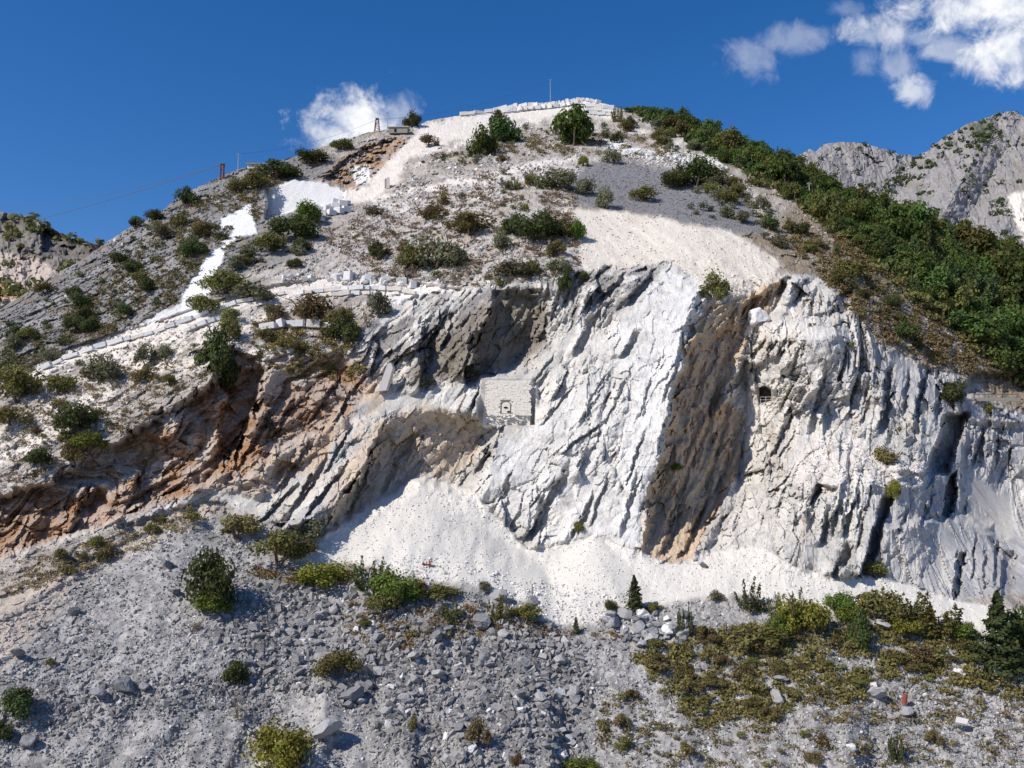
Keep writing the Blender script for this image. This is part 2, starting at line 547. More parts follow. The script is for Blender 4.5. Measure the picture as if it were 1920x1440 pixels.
for b_ in [(1228, 506, 1166, 572, 22, 4.0), (1172, 508, 1120, 566, 18, 3.2), (1110, 590, 1074, 668, 15, 3.0), (1193, 618, 1162, 670, 14, 2.6), (1138, 566, 1112, 596, 10, 1.8),
           (1136, 790, 1046, 852, 9, 1.8), (1064, 866, 980, 1020, 15, 2.6), (1022, 916, 986, 1012, 9, 1.6), (1110, 916, 1066, 1014, 10, 1.8), (922, 834, 886, 888, 15, 3.0),
           (1180, 700, 1130, 800, 6, 1.1), (1150, 690, 1084, 800, 5, 0.9), (1078, 720, 1010, 800, 7, 1.2), (1215, 800, 1160, 930, 6, 1.2), (1040, 660, 1000, 720, 7, 1.2),
           (1195, 880, 1160, 1010, 8, 1.4), (1140, 880, 1100, 990, 7, 1.3), (1250, 640, 1190, 800, 5, 0.8), (1285, 620, 1240, 760, 7, 1.6), (1270, 690, 1226, 860, 6, 1.4), (960, 880, 930, 950, 8, 1.2),
           (697, 830, 640, 982, 14, 3.2), (736, 862, 712, 930, 10, 2.0), (785, 810, 758, 870, 12, -1.8), (660, 792, 604, 892, 9, 2.0), (640, 872, 562, 986, 12, 2.6), (612, 848, 540, 962, 12, 2.4),
           (585, 820, 515, 930, 8, 1.6), (560, 900, 480, 985, 10, 2.0), (780, 640, 792, 704, 10, 2.4), (815, 600, 800, 680, 8, 1.8), (850, 580, 826, 660, 9, 2.0), (905, 716, 880, 770, 7, 1.6),
           (520, 740, 440, 880, 12, 2.2), (480, 760, 420, 860, 9, 1.8), (552, 740, 500, 830, 8, 1.5), (640, 700, 570, 800, 8, 1.6), (690, 690, 620, 800, 7, 1.4),
           (1512, 522, 1488, 562, 16, 3.4), (1524, 540, 1516, 592, 9, 2.0), (1434, 634, 1408, 670, 10, 2.2), (1454, 636, 1438, 668, 8, 1.8), (1472, 634, 1458, 668, 8, 1.8), (1500, 640, 1478, 700, 8, 1.6),
           (1544, 686, 1513, 815, 11, 3.0), (1474, 788, 1446, 862, 10, 2.4), (1668, 680, 1646, 815, 12, 4.2), (1534, 914, 1520, 956, 10, 2.6), (1584, 1015, 1563, 1088, 15, 3.6), (1554, 946, 1533, 1024, 10, 2.6),
           (1574, 938, 1556, 1002, 8, 2.0), (1600, 928, 1577, 1005, 9, 2.4), (1620, 940, 1600, 1030, 6, 1.4), (1512, 900, 1496, 960, 7, 1.4), (1590, 640, 1570, 730, 8, 1.6), (1610, 660, 1590, 760, 7, 1.4),
           (1630, 700, 1612, 800, 7, 1.5), (1700, 690, 1690, 780, 8, 1.8), (1728, 700, 1716, 800, 8, 1.8), (1770, 720, 1750, 780, 8, 1.8), (1840, 790, 1822, 880, 8, 2.2), (1870, 800, 1862, 880, 6, 1.3),
           (1850, 1020, 1842, 1110, 7, 1.6), (1830, 1000, 1820, 1090, 6, 1.4), (1868, 1010, 1862, 1100, 8, 2.0), (1742, 930, 1722, 990, 8, 1.8), (1700, 940, 1684, 1000, 7, 1.4), (1400, 900, 1372, 1010, 7, 1.2)]:
    blade(*b_)
for b_ in [(1332, 630, 1284, 820, 9, 1.5), (1352, 700, 1292, 900, 10, 1.8), (1376, 716, 1326, 884, 9, 1.6), (1386, 780, 1338, 934, 10, 1.8), (1312, 756, 1262, 936, 9, 1.6), (1292, 850, 1248, 1036, 11, 2.0),
           (1342, 860, 1288, 1006, 10, 1.8), (1272, 930, 1234, 1044, 10, 1.8), (1322, 930, 1268, 1056, 11, 2.0), (1300, 640, 1262, 770, 7, 1.1), (1366, 640, 1336, 720, 8, 1.4), (1258, 830, 1226, 960, 7, 1.2),
           (1410, 560, 1380, 620, 8, 1.6), (1440, 545, 1416, 600, 8, 1.6), (1466, 528, 1446, 584, 9, 1.8)]:
    blade(*b_)
OFF -= poly_mask(U, V, [(1266, 832), (1280, 826), (1296, 824), (1288, 836), (1280, 842), (1278, 880), (1266, 884)], 1.6) * 1.2
# hanging lip of the notch under the top debris
OFF += M([(1385, 600), (1400, 568), (1470, 525), (1475, 545), (1450, 600), (1400, 606)], 5) * 3.0
# ledges of the cliff foot at far right
OFF += M([(1812, 790), (1930, 800), (1930, 1030), (1880, 1010), (1800, 960)], 6) * 2.0
OFF -= M([(1660, 985), (1780, 970), (1860, 985), (1890, 1120), (1780, 1130), (1650, 1085)], 8) * 2.4 * np.interp(V, [990, 1110], [1, 0])
# the upper quarry floor (road bench) and guard wall at right, level shelf
OFF += M([(1795, 742), (1930, 738), (1930, 700), (1830, 700)], 5) * 3.0
shelf = M([(1470, 905), (1500, 860), (1560, 812), (1640, 845), (1740, 868), (1748, 905), (1680, 925), (1600, 905), (1500, 935)], 6)
side = sstep(1440, 1530, JU + .3 * (V - 915)) * (1 - sstep(1715, 1775, JU + .1 * (V - 915)))
OFF += side * np.interp(JV, [812, 860, 908, 922, 1000, 1088], [0, -2.2, -6.0, -5.6, -3.0, 0])
side2 = sstep(1385, 1430, JU) * (1 - sstep(1550, 1620, JU))
OFF += side2 * np.interp(JV, [596, 636, 644, 760], [0, -4.2, -4.0, 0])
# tunnel mouth in the right cliff, with the sawn shaft left of it
tun = poly_mask(U, V, [(1424, 728), (1434, 724), (1445, 730), (1447, 752), (1424, 754)], 1.6)
OFF += tun * 7.0
for pl_ in ([(1402, 700), (1412, 700), (1424, 760), (1420, 870), (1392, 872), (1400, 800)],):
    shaft = poly_mask(U, V, pl_, 3)
    OFF += shaft * -1.2
# edge of the debris floor: the grey tip drops away below it
# road ledges across the hill
ROAD = [(60, 700), (130, 668), (200, 645), (290, 622), (380, 590), (450, 566), (520, 550), (600, 540), (680, 538), (760, 545), (870, 560)]


def band(path, lo, hi, feather=3):
    p = np.array(path, float)
    c = np.interp(U, p[:, 0], p[:, 1])
    inx = sstep(p[0, 0] - 10, p[0, 0] + 10, U) * (1 - sstep(p[-1, 0] - 10, p[-1, 0] + 10, U))
    return sstep(c + lo - feather, c + lo + feather, V) * (1 - sstep(c + hi - feather, c + hi + feather, V)) * inx


OFF += band(ROAD, -18, -1) * 1.6
UPROAD = [(1090, 292), (1000, 308), (930, 322), (880, 330)]
# ------------------------------------------------------------------ kinds of ground (soft masks)
CLIFF_P = [(-330, 1010), (0, 932), (130, 892), (250, 803), (372, 735), (430, 685), (500, 640), (640, 655), (700, 600), (770, 560),
           (890, 540), (1000, 528), (1060, 512), (1180, 500), (1255, 488), (1300, 520), (1330, 575), (1395, 556), (1470, 515), (1540, 520),
           (1600, 565), (1640, 640), (1740, 690), (1800, 705), (1830, 760), (1930, 775), (2240, 810), (2240, 1130), (1900, 1112),
           (1790, 1124), (1655, 1080), (1560, 1086), (1500, 1066), (1420, 1022), (1330, 1035), (1262, 1060), (1190, 1030), (1110, 1006), (990, 1030),
           (885, 915), (800, 892), (778, 898), (640, 985), (548, 1000), (455, 958), (400, 930), (250, 980), (0, 1050), (-330, 1160)]
cliff = M(CLIFF_P, 4)
debris_floor = M([(540, 1052), (640, 984), (778, 897), (800, 892), (885, 915), (985, 1030), (1110, 1004), (1200, 1030), (1262, 1060), (1330, 1034),
                  (1420, 1018), (1500, 1066), (1560, 1088), (1655, 1078), (1790, 1124), (1900, 1150), (1940, 1160), (1940, 1200), (1800, 1180),
                  (1650, 1160), (1480, 1135), (1380, 1118), (1200, 1140), (1090, 1175), (1010, 1172), (1000, 1130), (900, 1100), (800, 1085), (690, 1060)], 5)
debris_top = M([(1035, 394), (1090, 392), (1215, 404), (1240, 404), (1262, 416), (1375, 436), (1420, 462), (1466, 500), (1450, 522), (1395, 560), (1340, 580),
                (1290, 530), (1260, 492), (1180, 505), (1090, 520), (1080, 470), (1095, 430), (1080, 408)], 5)
notch_wall = M([(1330, 570), (1410, 545), (1470, 520), (1468, 545), (1440, 592), (1396, 605), (1402, 640), (1350, 745), (1396, 770), (1388, 878), (1340, 960),
                (1300, 1045), (1262, 1062), (1195, 1035), (1216, 930), (1240, 850), (1262, 760), (1290, 640)], 5)
bright_slab = M([(1215, 520), (1300, 510), (1300, 580), (1250, 740), (1222, 850), (1200, 960), (1180, 1025), (1110, 1008), (1040, 1020), (960, 980), (890, 905),
                 (940, 830), (985, 800), (1060, 760), (1130, 640)], 14)
ochre = M([(-330, 1000), (0, 934), (130, 895), (250, 815), (330, 790), (420, 690), (500, 680), (640, 660), (690, 720), (650, 800), (560, 880), (480, 930),
           (395, 915), (300, 945), (180, 990), (0, 1046), (-330, 1160)], 16)
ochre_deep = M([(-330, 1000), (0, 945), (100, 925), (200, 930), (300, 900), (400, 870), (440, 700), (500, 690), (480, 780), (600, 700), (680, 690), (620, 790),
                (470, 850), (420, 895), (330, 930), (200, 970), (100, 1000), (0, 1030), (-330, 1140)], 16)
tan_wall = M([(720, 780), (800, 760), (905, 780), (890, 860), (840, 895), (778, 898), (650, 985), (600, 985), (640, 880)], 12)
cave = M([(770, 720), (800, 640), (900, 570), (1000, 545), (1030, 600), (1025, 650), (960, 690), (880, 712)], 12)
left_slope = M([(-330, 790), (0, 570), (200, 440), (345, 350), (445, 310), (560, 285), (650, 300), (600, 335), (500, 350), (480, 400), (600, 390), (600, 440), (520, 500),
                (400, 520), (360, 590), (240, 625), (70, 690), (-20, 720), (-330, 900)], 8)
white_streak = np.maximum.reduce([M([(414, 412), (450, 392), (472, 378), (480, 440), (438, 444), (434, 424), (416, 432)], 2), M([(394, 470), (420, 456), (412, 502), (398, 545), (378, 588), (328, 592), (346, 545), (372, 505)], 2), M([(415, 450), (440, 430), (442, 442), (420, 462)], 2),
                                  M([(366, 560), (360, 582), (330, 592), (280, 612), (262, 616), (310, 580)], 4) * 0.7])
cut_wall = M([(494, 358), (545, 337), (612, 345), (648, 358), (642, 376), (600, 384), (545, 398), (500, 412)], 2)
up_ochre = M([(640, 300), (690, 268), (765, 258), (742, 290), (706, 322), (690, 345), (660, 352), (600, 340)], 7)
white_rise = M([(950, 203), (1100, 182), (1150, 200), (1145, 222), (1060, 215), (985, 225), (930, 235), (860, 262), (800, 280), (760, 305), (745, 345), (700, 372), (640, 390), (620, 378), (690, 335), (735, 290),
                (770, 258), (790, 232), (870, 214)], 6)
mid_rubble = M([(560, 500), (700, 400), (860, 330), (1090, 285), (1110, 300), (1060, 340), (960, 395), (1080, 410), (1090, 520), (1000, 530), (880, 545), (700, 540), (540, 540), (470, 510)], 14)
scree_up = M([(1100, 312), (1160, 296), (1300, 330), (1400, 370), (1440, 440), (1380, 434), (1262, 412), (1215, 400), (1150, 392), (1080, 380), (1060, 350)], 8)
white_blocks = M([(1120, 265), (1150, 262), (1200, 280), (1290, 285), (1345, 300), (1370, 330), (1330, 325), (1260, 300), (1160, 290)], 4)
heath = M([(1440, 440), (1500, 370), (1560, 420), (1700, 520), (1760, 580), (1830, 690), (1930, 700), (1930, 780), (1800, 700), (1740, 690), (1640, 640), (1600, 565), (1540, 520), (1468, 505), (1380, 435)], 10)
forest = M([(1170, 190), (1300, 240), (1360, 310), (1480, 350), (1560, 420), (1680, 520), (1760, 600), (1850, 690), (2240, 760), (2240, 560), (1900, 470), (1500, 290), (1300, 215)], 12)
grey_tip = M([(-330, 1200), (0, 1170), (140, 1080), (330, 975), (400, 965), (480, 1030), (560, 1072), (690, 1072), (800, 1092), (900, 1105), (1000, 1135), (1010, 1175), (1090, 1178),
              (1200, 1140), (1380, 1115), (1500, 1150), (1700, 1190), (2240, 1240), (2240, 1520), (-330, 1520)], 9)
dark_blocky = M([(560, 1090), (700, 1110), (900, 1160), (1080, 1180), (1110, 1300), (1090, 1440), (850, 1520), (700, 1400), (600, 1300), (440, 1280), (400, 1180), (460, 1090)], 40)
heath_low = M([(1180, 1220), (1350, 1190), (1480, 1170), (1700, 1190), (1940, 1230), (1940, 1300), (1760, 1290), (1640, 1260), (1600, 1330), (1500, 1300), (1440, 1360), (1300, 1350), (1260, 1290)], 34)
dust_path = M([(-330, 1200), (0, 1100), (140, 1050), (330, 950), (400, 940), (390, 975), (300, 1010), (160, 1080), (80, 1180), (0, 1260), (-330, 1400)], 16)
white_bank = M([(60, 700), (130, 668), (290, 630), (440, 590), (560, 575), (520, 610), (440, 640), (400, 690), (300, 700), (150, 800), (60, 850), (0, 880), (-330, 980), (-330, 930), (0, 800), (110, 740)], 12)
road_white = band(ROAD, -20, 16, 4)
road_face = M([(700, 560), (760, 545), (800, 530), (870, 545), (880, 580), (760, 580)], 7)
uproad = M([(880, 335), (960, 312), (1090, 288), (1095, 296), (1000, 316), (900, 342), (780, 360), (700, 380), (690, 374), (790, 348)], 4)

# ------------------------------------------------------------------ relief
OFF *= 1 - 0.93 * M([(540, 1052), (640, 990), (778, 905), (800, 900), (885, 925), (985, 1036), (1110, 1012), (1200, 1038), (1262, 1066), (1330, 1042), (1500, 1076), (1790, 1130), (1940, 1160), (1940, 1260), (540, 1260)], 20)
ang = np.radians(np.interp(U, [0, 450, 700, 900, 1150, 1350, 1600, 1900], [40, 46, 52, 57, 60, 62, 66, 78]) + 9 * fbm(X0 / 26, Z0 / 26, 2, 19))
S_ = X0 * np.cos(ang) + Z0 * np.sin(ang)
T_ = X0 * np.sin(ang) - Z0 * np.cos(ang)


def slabs(t, s, wt, ws, seed, sharp=0.16):
    """bedded rock: slabs across t, broken along s; each rises gently and breaks off sharply. returns offset -1..1 and a tone per slab"""
    t = t / wt + 0.55 * fbm(s / (ws * 1.4), t / (wt * 5), 3, seed + 5)
    i = np.floor(t)
    f = t - i
    b = hash2(i, i * 0 + 7, seed) * 0.6 - 0.3          # uneven widths
    b2 = hash2(i + 1, i * 0 + 7, seed) * 0.6 - 0.3
    lo, hi = np.minimum(0, 0) + b * 0.5, 1 + b2 * 0.5
    g = (f - lo) / (hi - lo)
    shift = np.floor(g)
    i = i + shift
    g = np.clip(g - shift, 0, 1)
    sj = s / (ws * (0.6 + 0.9 * hash2(i, i * 0 + 3, seed))) + hash2(i, i * 0 + 1, seed) * 10 + 0.25 * pnoise(t * 2.0, s / ws * 2, seed + 2)
    j = np.floor(sj)
    h = sj - j
    amp = 0.25 + 0.75 * hash2(i, j, seed + 1) ** 1.5
    tilt = (hash2(i, j, seed + 2) - 0.5) * 0.5 * (h - 0.5)
    saw = np.where(g < 1 - sharp, g / (1 - sharp), (1 - g) / sharp)
    return -amp * saw + tilt + (hash2(i, j, seed + 4) - 0.5) * 0.7, hash2(i, j, seed + 6)


def facets(x, y, seed, tilt=1.0, step=0.5, where=None, crack=0.0):
    """broken rock: every cell of a jittered mosaic is a plane of its own, tilted and stepped against its neighbours"""
    out = np.zeros(x.shape)
    tone = np.full(x.shape, 0.5)
    sel = np.ones(x.shape, bool) if where is None else where > 0.02
    xs, ys = x[sel], y[sel]
    xs, ys = xs + 0.10 * pnoise(xs * 1.3, ys * 1.3, seed + 8), ys + 0.10 * pnoise(xs * 1.3, ys * 1.3, seed + 9)
    bx, by = np.floor(xs), np.floor(ys)
    best = np.full(xs.shape, 1e9)
    second = best.copy()
    ci, cj, dx_, dy_ = bx.copy(), by.copy(), xs * 0, ys * 0
    for i in (-1, 0, 1):
        for j in (-1, 0, 1):
            gx, gy = bx + i, by + j
            qx = xs - gx - hash2(gx, gy, seed)
            qy = ys - gy - hash2(gx, gy, seed + 1)
            d = qx * qx + qy * qy
            m = d < best
            second = np.where(m, best, np.minimum(second, d))
            best = np.where(m, d, best)
            ci, cj = np.where(m, gx, ci), np.where(m, gy, cj)
            dx_, dy_ = np.where(m, qx, dx_), np.where(m, qy, dy_)
    a = (hash2(ci, cj, seed + 2) - 0.5) * 2
    b = (hash2(ci, cj, seed + 3) - 0.5) * 2
    out[sel] = tilt * (a * dx_ + b * dy_) + step * (hash2(ci, cj, seed + 4) - 0.5) * 2
    if crack:
        out[sel] += crack * sstep(0.10, 0.02, np.sqrt(second) - np.sqrt(best)) * sstep(-.1, .35, pnoise(xs * .9, ys * .9, seed + 7))
    tone[sel] = hash2(ci, cj, seed + 5)
    return out, tone


bright_strip = M([(1240, 505), (1312, 512), (1296, 590), (1262, 720), (1230, 850), (1212, 930), (1190, 1022), (1150, 1010), (1170, 880), (1185, 760), (1215, 640), (1240, 560)], 12)
rough_c = cliff * (1 - 0.38 * bright_slab) * (1 - 0.72 * bright_strip)
wild = 0.14 + 1.15 * sstep(-0.3, 0.4, fbm(X0 / 9, Z0 / 9, 3, 77))
b1, tone1 = slabs(T_, S_, 6.0, 15.0, 21)
b2_, tone2 = slabs(T_, S_, 2.3, 6.5, 41)
b3, tone3 = slabs(T_ + 0.3 * pnoise(S_ / 1.5, T_ / 1.5, 3), S_, 0.95, 2.6, 61, 0.25)
smooth_cut = np.clip(shaft + tun + M([(1815, 890), (1890, 930), (1905, 1020), (1815, 1000)], 5) + M([(1665, 990), (1790, 985), (1800, 1110), (1690, 1085)], 14) * .6, 0, 1)
k_c = rough_c * (1 - 0.4 * M([(1640, 940), (1760, 930), (1930, 800), (1930, 1130), (1640, 1090)], 20)) * (1 - 0.6 * ochre) * (1 - 0.85 * smooth_cut) * (1 - 0.45 * tan_wall) * (1 - 0.62 * notch_wall)
f0, ft0 = facets(T_ / 7.0, S_ / 12.0, 295, 1.9, 0.45, cliff, 0.45)
f1, ft1 = facets(T_ / 3.4, S_ / 7.5, 301, 1.8, 0.5, cliff, 0.5)
f2, ft2 = facets(T_ / 1.5, S_ / 3.6, 311, 1.8, 0.45, cliff, 0.5)
f3, ft3 = facets(T_ / 0.7, S_ / 1.15, 321, 1.4, 0.35, cliff)
beds = sstep(-0.15, 0.45, fbm(X0 / 12, Z0 / 12, 3, 78))
OFF += k_c * wild * ((0.12 + 0.65 * beds) * b1 + (0.05 + 0.42 * beds) * b2_ + 0.14 * beds * b3 + 0.9 * f0 + (1.35 - 0.3 * beds) * f1 + 0.70 * f2 + 0.24 * f3)
och_k = ochre * cliff
of1, oft1 = facets(X0 / 3.4 + .3 * Z0 / 3.4, Z0 / 2.4 - .3 * X0 / 3.4, 381, 1.3, 0.5, cliff * ochre)
of2, oft2 = facets(X0 / 1.3, Z0 / 1.0, 391, 1.3, 0.4, cliff * ochre)
a_o = np.radians(38 + 16 * fbm(X0 / 12, Z0 / 12, 2, 23))
So, To = X0 * np.cos(a_o) + Z0 * np.sin(a_o), X0 * np.sin(a_o) - Z0 * np.cos(a_o)
ob1, _t = slabs(To, So, 5.0, 7.5, 801, 0.42)
ob2, _t = slabs(To, So, 2.1, 3.4, 811, 0.42)
o_rel = 1.5 * ob1 + 0.75 * ob2 + 0.8 * of1 + 0.4 * of2
OFF += och_k * o_rel
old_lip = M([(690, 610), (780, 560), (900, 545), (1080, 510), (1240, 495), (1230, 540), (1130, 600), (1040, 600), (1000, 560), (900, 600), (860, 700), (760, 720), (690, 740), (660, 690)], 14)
OFF += old_lip * cliff * (0.75 * slabs(T_, S_, 1.5, 3.0, 361, 0.3)[0] + 0.5 * slabs(T_, S_, .8, 1.8, 371, 0.35)[0])
# fluted edge of the notch, drawn along the beds
OFF += notch_wall * 0.55 * pnoise(T_ / 0.9, S_ / 9.0, 33) + notch_wall * 0.25 * pnoise(T_ / 0.4, S_ / 4.0, 34)
# cut faces high on the hill stay flat, hillsides are lumpy
loose = (1 - cliff) * (1 - 0.8 * debris_floor) * (1 - 0.75 * debris_top) * (1 - cut_wall)
hb, htone = slabs(T_, S_, 3.4, 7.0, 121, 0.3)
hb2, htone2 = slabs(T_, S_, 1.3, 3.0, 141, 0.3)
hill_k = loose * (1 - 0.8 * white_streak) * (1 - grey_tip) * (1 - scree_up * .8) * (1 - forest * .6)
scaleY = Y0 / 180.0
OFF += hill_k * (1.0 * fbm(X0 / 9, Z0 / 9, 4, 150) + (0.6 + 0.5 * left_slope) * hb + (0.3 + 0.35 * left_slope) * hb2 + 0.3 * fbm(X0 / 1.6, Z0 / 1.6, 3, 151)) * (1 - 0.6 * white_rise)
hf, hft = facets(X0 / 3.2, Z0 / 1.8, 331, 0.8, 0.35, loose)
hf2, hft2 = facets(X0 / 1.1, Z0 / 0.7, 341, 0.8, 0.4, loose)
OFF += up_ochre * (2.2 * hf + 1.0 * hf2 + 1.2 * hb2)
OFF += hill_k * (0.9 * hf + 0.5 * hf2) * scaleY * (1 - 0.6 * white_rise)
OFF += grey_tip * (0.9 * fbm(X0 / 12, Z0 / 9, 4, 160) + 0.22 * fbm(X0 / 1.6, Z0 / 1.2, 3, 161))
gf, gft = facets(X0 / 0.95, Z0 / 0.6, 401, 1.0, 0.5, grey_tip)
gf2, gft2 = facets(X0 / 0.5, Z0 / 0.34, 411, 1.0, 0.5, grey_tip)
OFF += grey_tip * (0.22 * gf + 0.13 * gf2)
OFF += (debris_floor + debris_top) * (0.5 * fbm(X0 / 7, Z0 / 4, 3, 170) + 0.06 * fbm(X0 / 0.8, Z0 / 0.6, 3, 171))
OFF += debris_top * 0.45 * pnoise((X0 + 0.5 * Z0) / 2.6, (Z0 - .5 * X0) / 14, 172)
YD = Y0 + OFF
plane = 225.0 + np.where(U < 512, (512 - U) * 0.10, (512 - U) * 0.022) + (400 - V) * 0.055 + 0.05 * pnoise(U / 16, V / 22, 45)
YD = YD * (1 - cutp) + plane * cutp
mas = poly_mask(U, V, [(899, 706), (1000, 706), (1003, 797), (895, 797)], 4)
y_mas = float(np.median(YD[mas > 0.5])) + 0.8
YD = YD * (1 - mas) + y_mas * mas
# tipped rubble lies in cones: where a cone stands in front of the rock, the ray meets the cone first
RXA, RZA = ray(U, V)


def cone(u, v, Y, k, rough=0.35, umin=-400, umax=2400):
    global YD
    ax, ay, az = at(u, v, Y)
    kk = k * (1 + 0.10 * fbm(X0 / 6, Z0 / 9, 3, int(u)))
    qa = RZA ** 2 - kk ** 2 * (RXA ** 2 + 1)
    qb = -2 * az * RZA + 2 * kk ** 2 * (RXA * ax + ay)
    qc = az ** 2 - kk ** 2 * (ax ** 2 + ay ** 2)
    disc = qb * qb - 4 * qa * qc
    ok = disc > 0
    sq = np.sqrt(np.maximum(disc, 0))
    r1, r2 = (-qb - sq) / (2 * qa), (-qb + sq) / (2 * qa)
    big = 1e6
    r1 = np.where(ok & (az - RZA * r1 >= 0) & (r1 > 20), r1, big)
    r2 = np.where(ok & (az - RZA * r2 >= 0) & (r2 > 20), r2, big)
    yc = np.minimum(r1, r2) + rough * 0.4 * fbm(X0 / 2, Z0 / 1.5, 3, 7)
    d = YD - yc
    soft = 1.2
    g = np.where(d > soft, d, np.where(d > -soft, (d + soft) ** 2 / (4 * soft), 0))
    lim = sstep(umin, umin + 60, U) * (1 - sstep(umax - 60, umax, U))
    YD = YD - np.where(yc < big * .5, np.minimum(g, 14), 0) * lim
    return (d > 0) & (yc < big * .5)


in_cone = cone(782, 902, 141.0, 0.56, umin=480, umax=1080)
cone(1112, 1004, 132.5, 0.62, umin=930, umax=1330)
cone(1412, 1018, 131.5, 0.60, umin=1220, umax=1640)
cone(345, 962, 126.5, 0.60, 0.5, umin=-300, umax=720)

# ------------------------------------------------------------------ colours of rock and soil
n_big = fbm(X0 / 16, Z0 / 16, 4, 200)
n_mid = fbm(X0 / 4, Z0 / 4, 4, 201)
n_fine = fbm(X0 / 0.9, Z0 / 0.9, 3, 202)
n_str = fbm(T_ / 1.6, S_ / 9.0, 4, 203)
n_drip = fbm(X0 / 1.1, Z0 / 9.0, 4, 204)
COL = np.zeros(U.shape + (3,))


def paint(mask, c):
    global COL
    m = np.clip(mask, 0, 1)[..., None]
    c = np.asarray(c, float)
    COL = COL * (1 - m) + c * m


def tint(base, k):
    return np.asarray(base)[None, None, :] * k[..., None]


paint(np.ones(U.shape), tint((0.335, 0.30, 0.262), 1 + 0.3 * n_mid + .4 * (hft2 - .5)))
paint(sstep(0.05, 0.4, n_mid + 0.5 * n_fine) * 0.5, tint((0.56, 0.53, 0.48), 1 + 0.12 * n_fine))
paint(sstep(0.1, 0.5, n_big + 0.4 * n_mid) * 0.7, tint((0.26, 0.21, 0.15), 1 + 0.3 * n_fine))
paint(left_slope, tint((0.235, 0.225, 0.215), 1 + 0.35 * n_fine + 0.5 * (htone - .5)))
paint(left_slope * sstep(0.05, 0.4, n_mid) * 0.7, tint((0.20, 0.155, 0.10), 1 + 0.3 * n_fine))
paint(mid_rubble * 0.75, tint((0.44, 0.41, 0.375), 1 + 0.25 * n_fine + .15 * n_mid + .3 * (hft2 - .5)))
paint(mid_rubble * sstep(0.0, 0.35, fbm(X0 / 6, Z0 / 5, 4, 220)) * 0.75, tint((0.36, 0.31, 0.255), 1 + 0.3 * n_fine))
paint(heath, tint((0.245, 0.195, 0.14), 1 + 0.35 * n_fine + 0.2 * n_mid))
paint(heath * sstep(0.1, 0.5, n_mid) * 0.7, tint((0.33, 0.31, 0.29), 1 + 0.3 * n_fine))
paint(forest, tint((0.085, 0.085, 0.04), 1 + 0.4 * n_mid))
paint(scree_up, tint((0.20, 0.195, 0.20), 1 + 0.3 * n_fine))
paint(white_blocks, tint((0.66, 0.645, 0.62), 1 + 0.2 * n_fine))
paint(white_rise * 0.92, tint((0.72, 0.66, 0.58), 1 + 0.15 * n_fine + 0.1 * n_mid))
paint(up_ochre * 0.9, tint((0.30, 0.19, 0.11), 1 + 0.35 * n_mid + 0.2 * n_fine + .6 * (hft2 - .5)))
paint(up_ochre * sstep(0.6, 0.75, hft) * .8, tint((0.30, 0.285, 0.265), 1 + .3 * n_fine))
paint(M([(664, 312), (690, 308), (696, 340), (668, 346)], 3), tint((0.66, 0.64, 0.60), 1 + .1 * n_fine))
terr = M([(700, 385), (800, 345), (900, 330), (1000, 312), (1090, 296), (1080, 318), (960, 350), (860, 380), (760, 402), (690, 410)], 10)
paint(terr * sstep(-.2, .25, n_mid) * .8, tint((0.58, 0.55, 0.505), 1 + .2 * n_fine + .3 * (hft2 - .5)))
paint(M([(820, 232), (950, 212), (1090, 196), (1090, 232), (960, 245), (850, 290), (780, 318), (790, 270)], 10) * sstep(-.3, .2, n_mid) * .8, tint((0.68, 0.635, 0.57), 1 + .15 * n_fine + .2 * (hft2 - .5)))
paint(M([(1130, 205), (1200, 225), (1290, 262), (1360, 300), (1300, 290), (1180, 250)], 8) * sstep(-.1, .3, n_mid) * .7, tint((0.62, 0.60, 0.56), 1 + .2 * n_fine))
paint(uproad * 0.9, tint((0.68, 0.63, 0.56), 1 + 0.12 * n_fine))
paint(white_bank * sstep(-0.45, 0.1, n_mid + 0.25 * n_fine), tint((0.68, 0.625, 0.55), 1 + 0.2 * n_fine))
paint(road_white * 0.85, tint((0.70, 0.64, 0.57), 1 + 0.15 * n_fine))
paint(road_face * 0.95, tint((0.75, 0.71, 0.66), 1 + 0.1 * n_fine))
paint(cut_wall, tint((0.66, 0.655, 0.645), 1 + 0.15 * n_drip))
paint(white_streak, tint((0.76, 0.76, 0.755), 1 + 0.08 * n_fine))
paint(debris_top, tint((0.67, 0.61, 0.52), 1 + 0.08 * n_fine + 0.10 * n_mid))
paint(debris_floor, tint((0.67, 0.635, 0.57), 1 + 0.08 * n_fine + 0.06 * n_mid))
paint(grey_tip, tint((0.33, 0.316, 0.298), 1 + 0.15 * n_fine + 0.2 * n_big + .45 * (gft - .5) + .5 * (gft2 - .5)))
streak = grey_tip * sstep(0.08, 0.4, fbm(X0 / 3.2 + Z0 / 14, Z0 / 22, 4, 230))
paint(streak * 0.6, tint((0.47, 0.44, 0.41), 1 + 0.15 * n_fine + .4 * (gft2 - .5)))
paint(dark_blocky * grey_tip * 0.6, tint((0.235, 0.228, 0.222), 1 + 0.25 * n_fine))
paint(heath_low * sstep(-.1, .35, n_mid) * 0.6, tint((0.22, 0.19, 0.12), 1 + 0.35 * n_fine))
paint(dust_path * 0.75, tint((0.50, 0.42, 0.34), 1 + 0.15 * n_fine + .2 * n_mid))
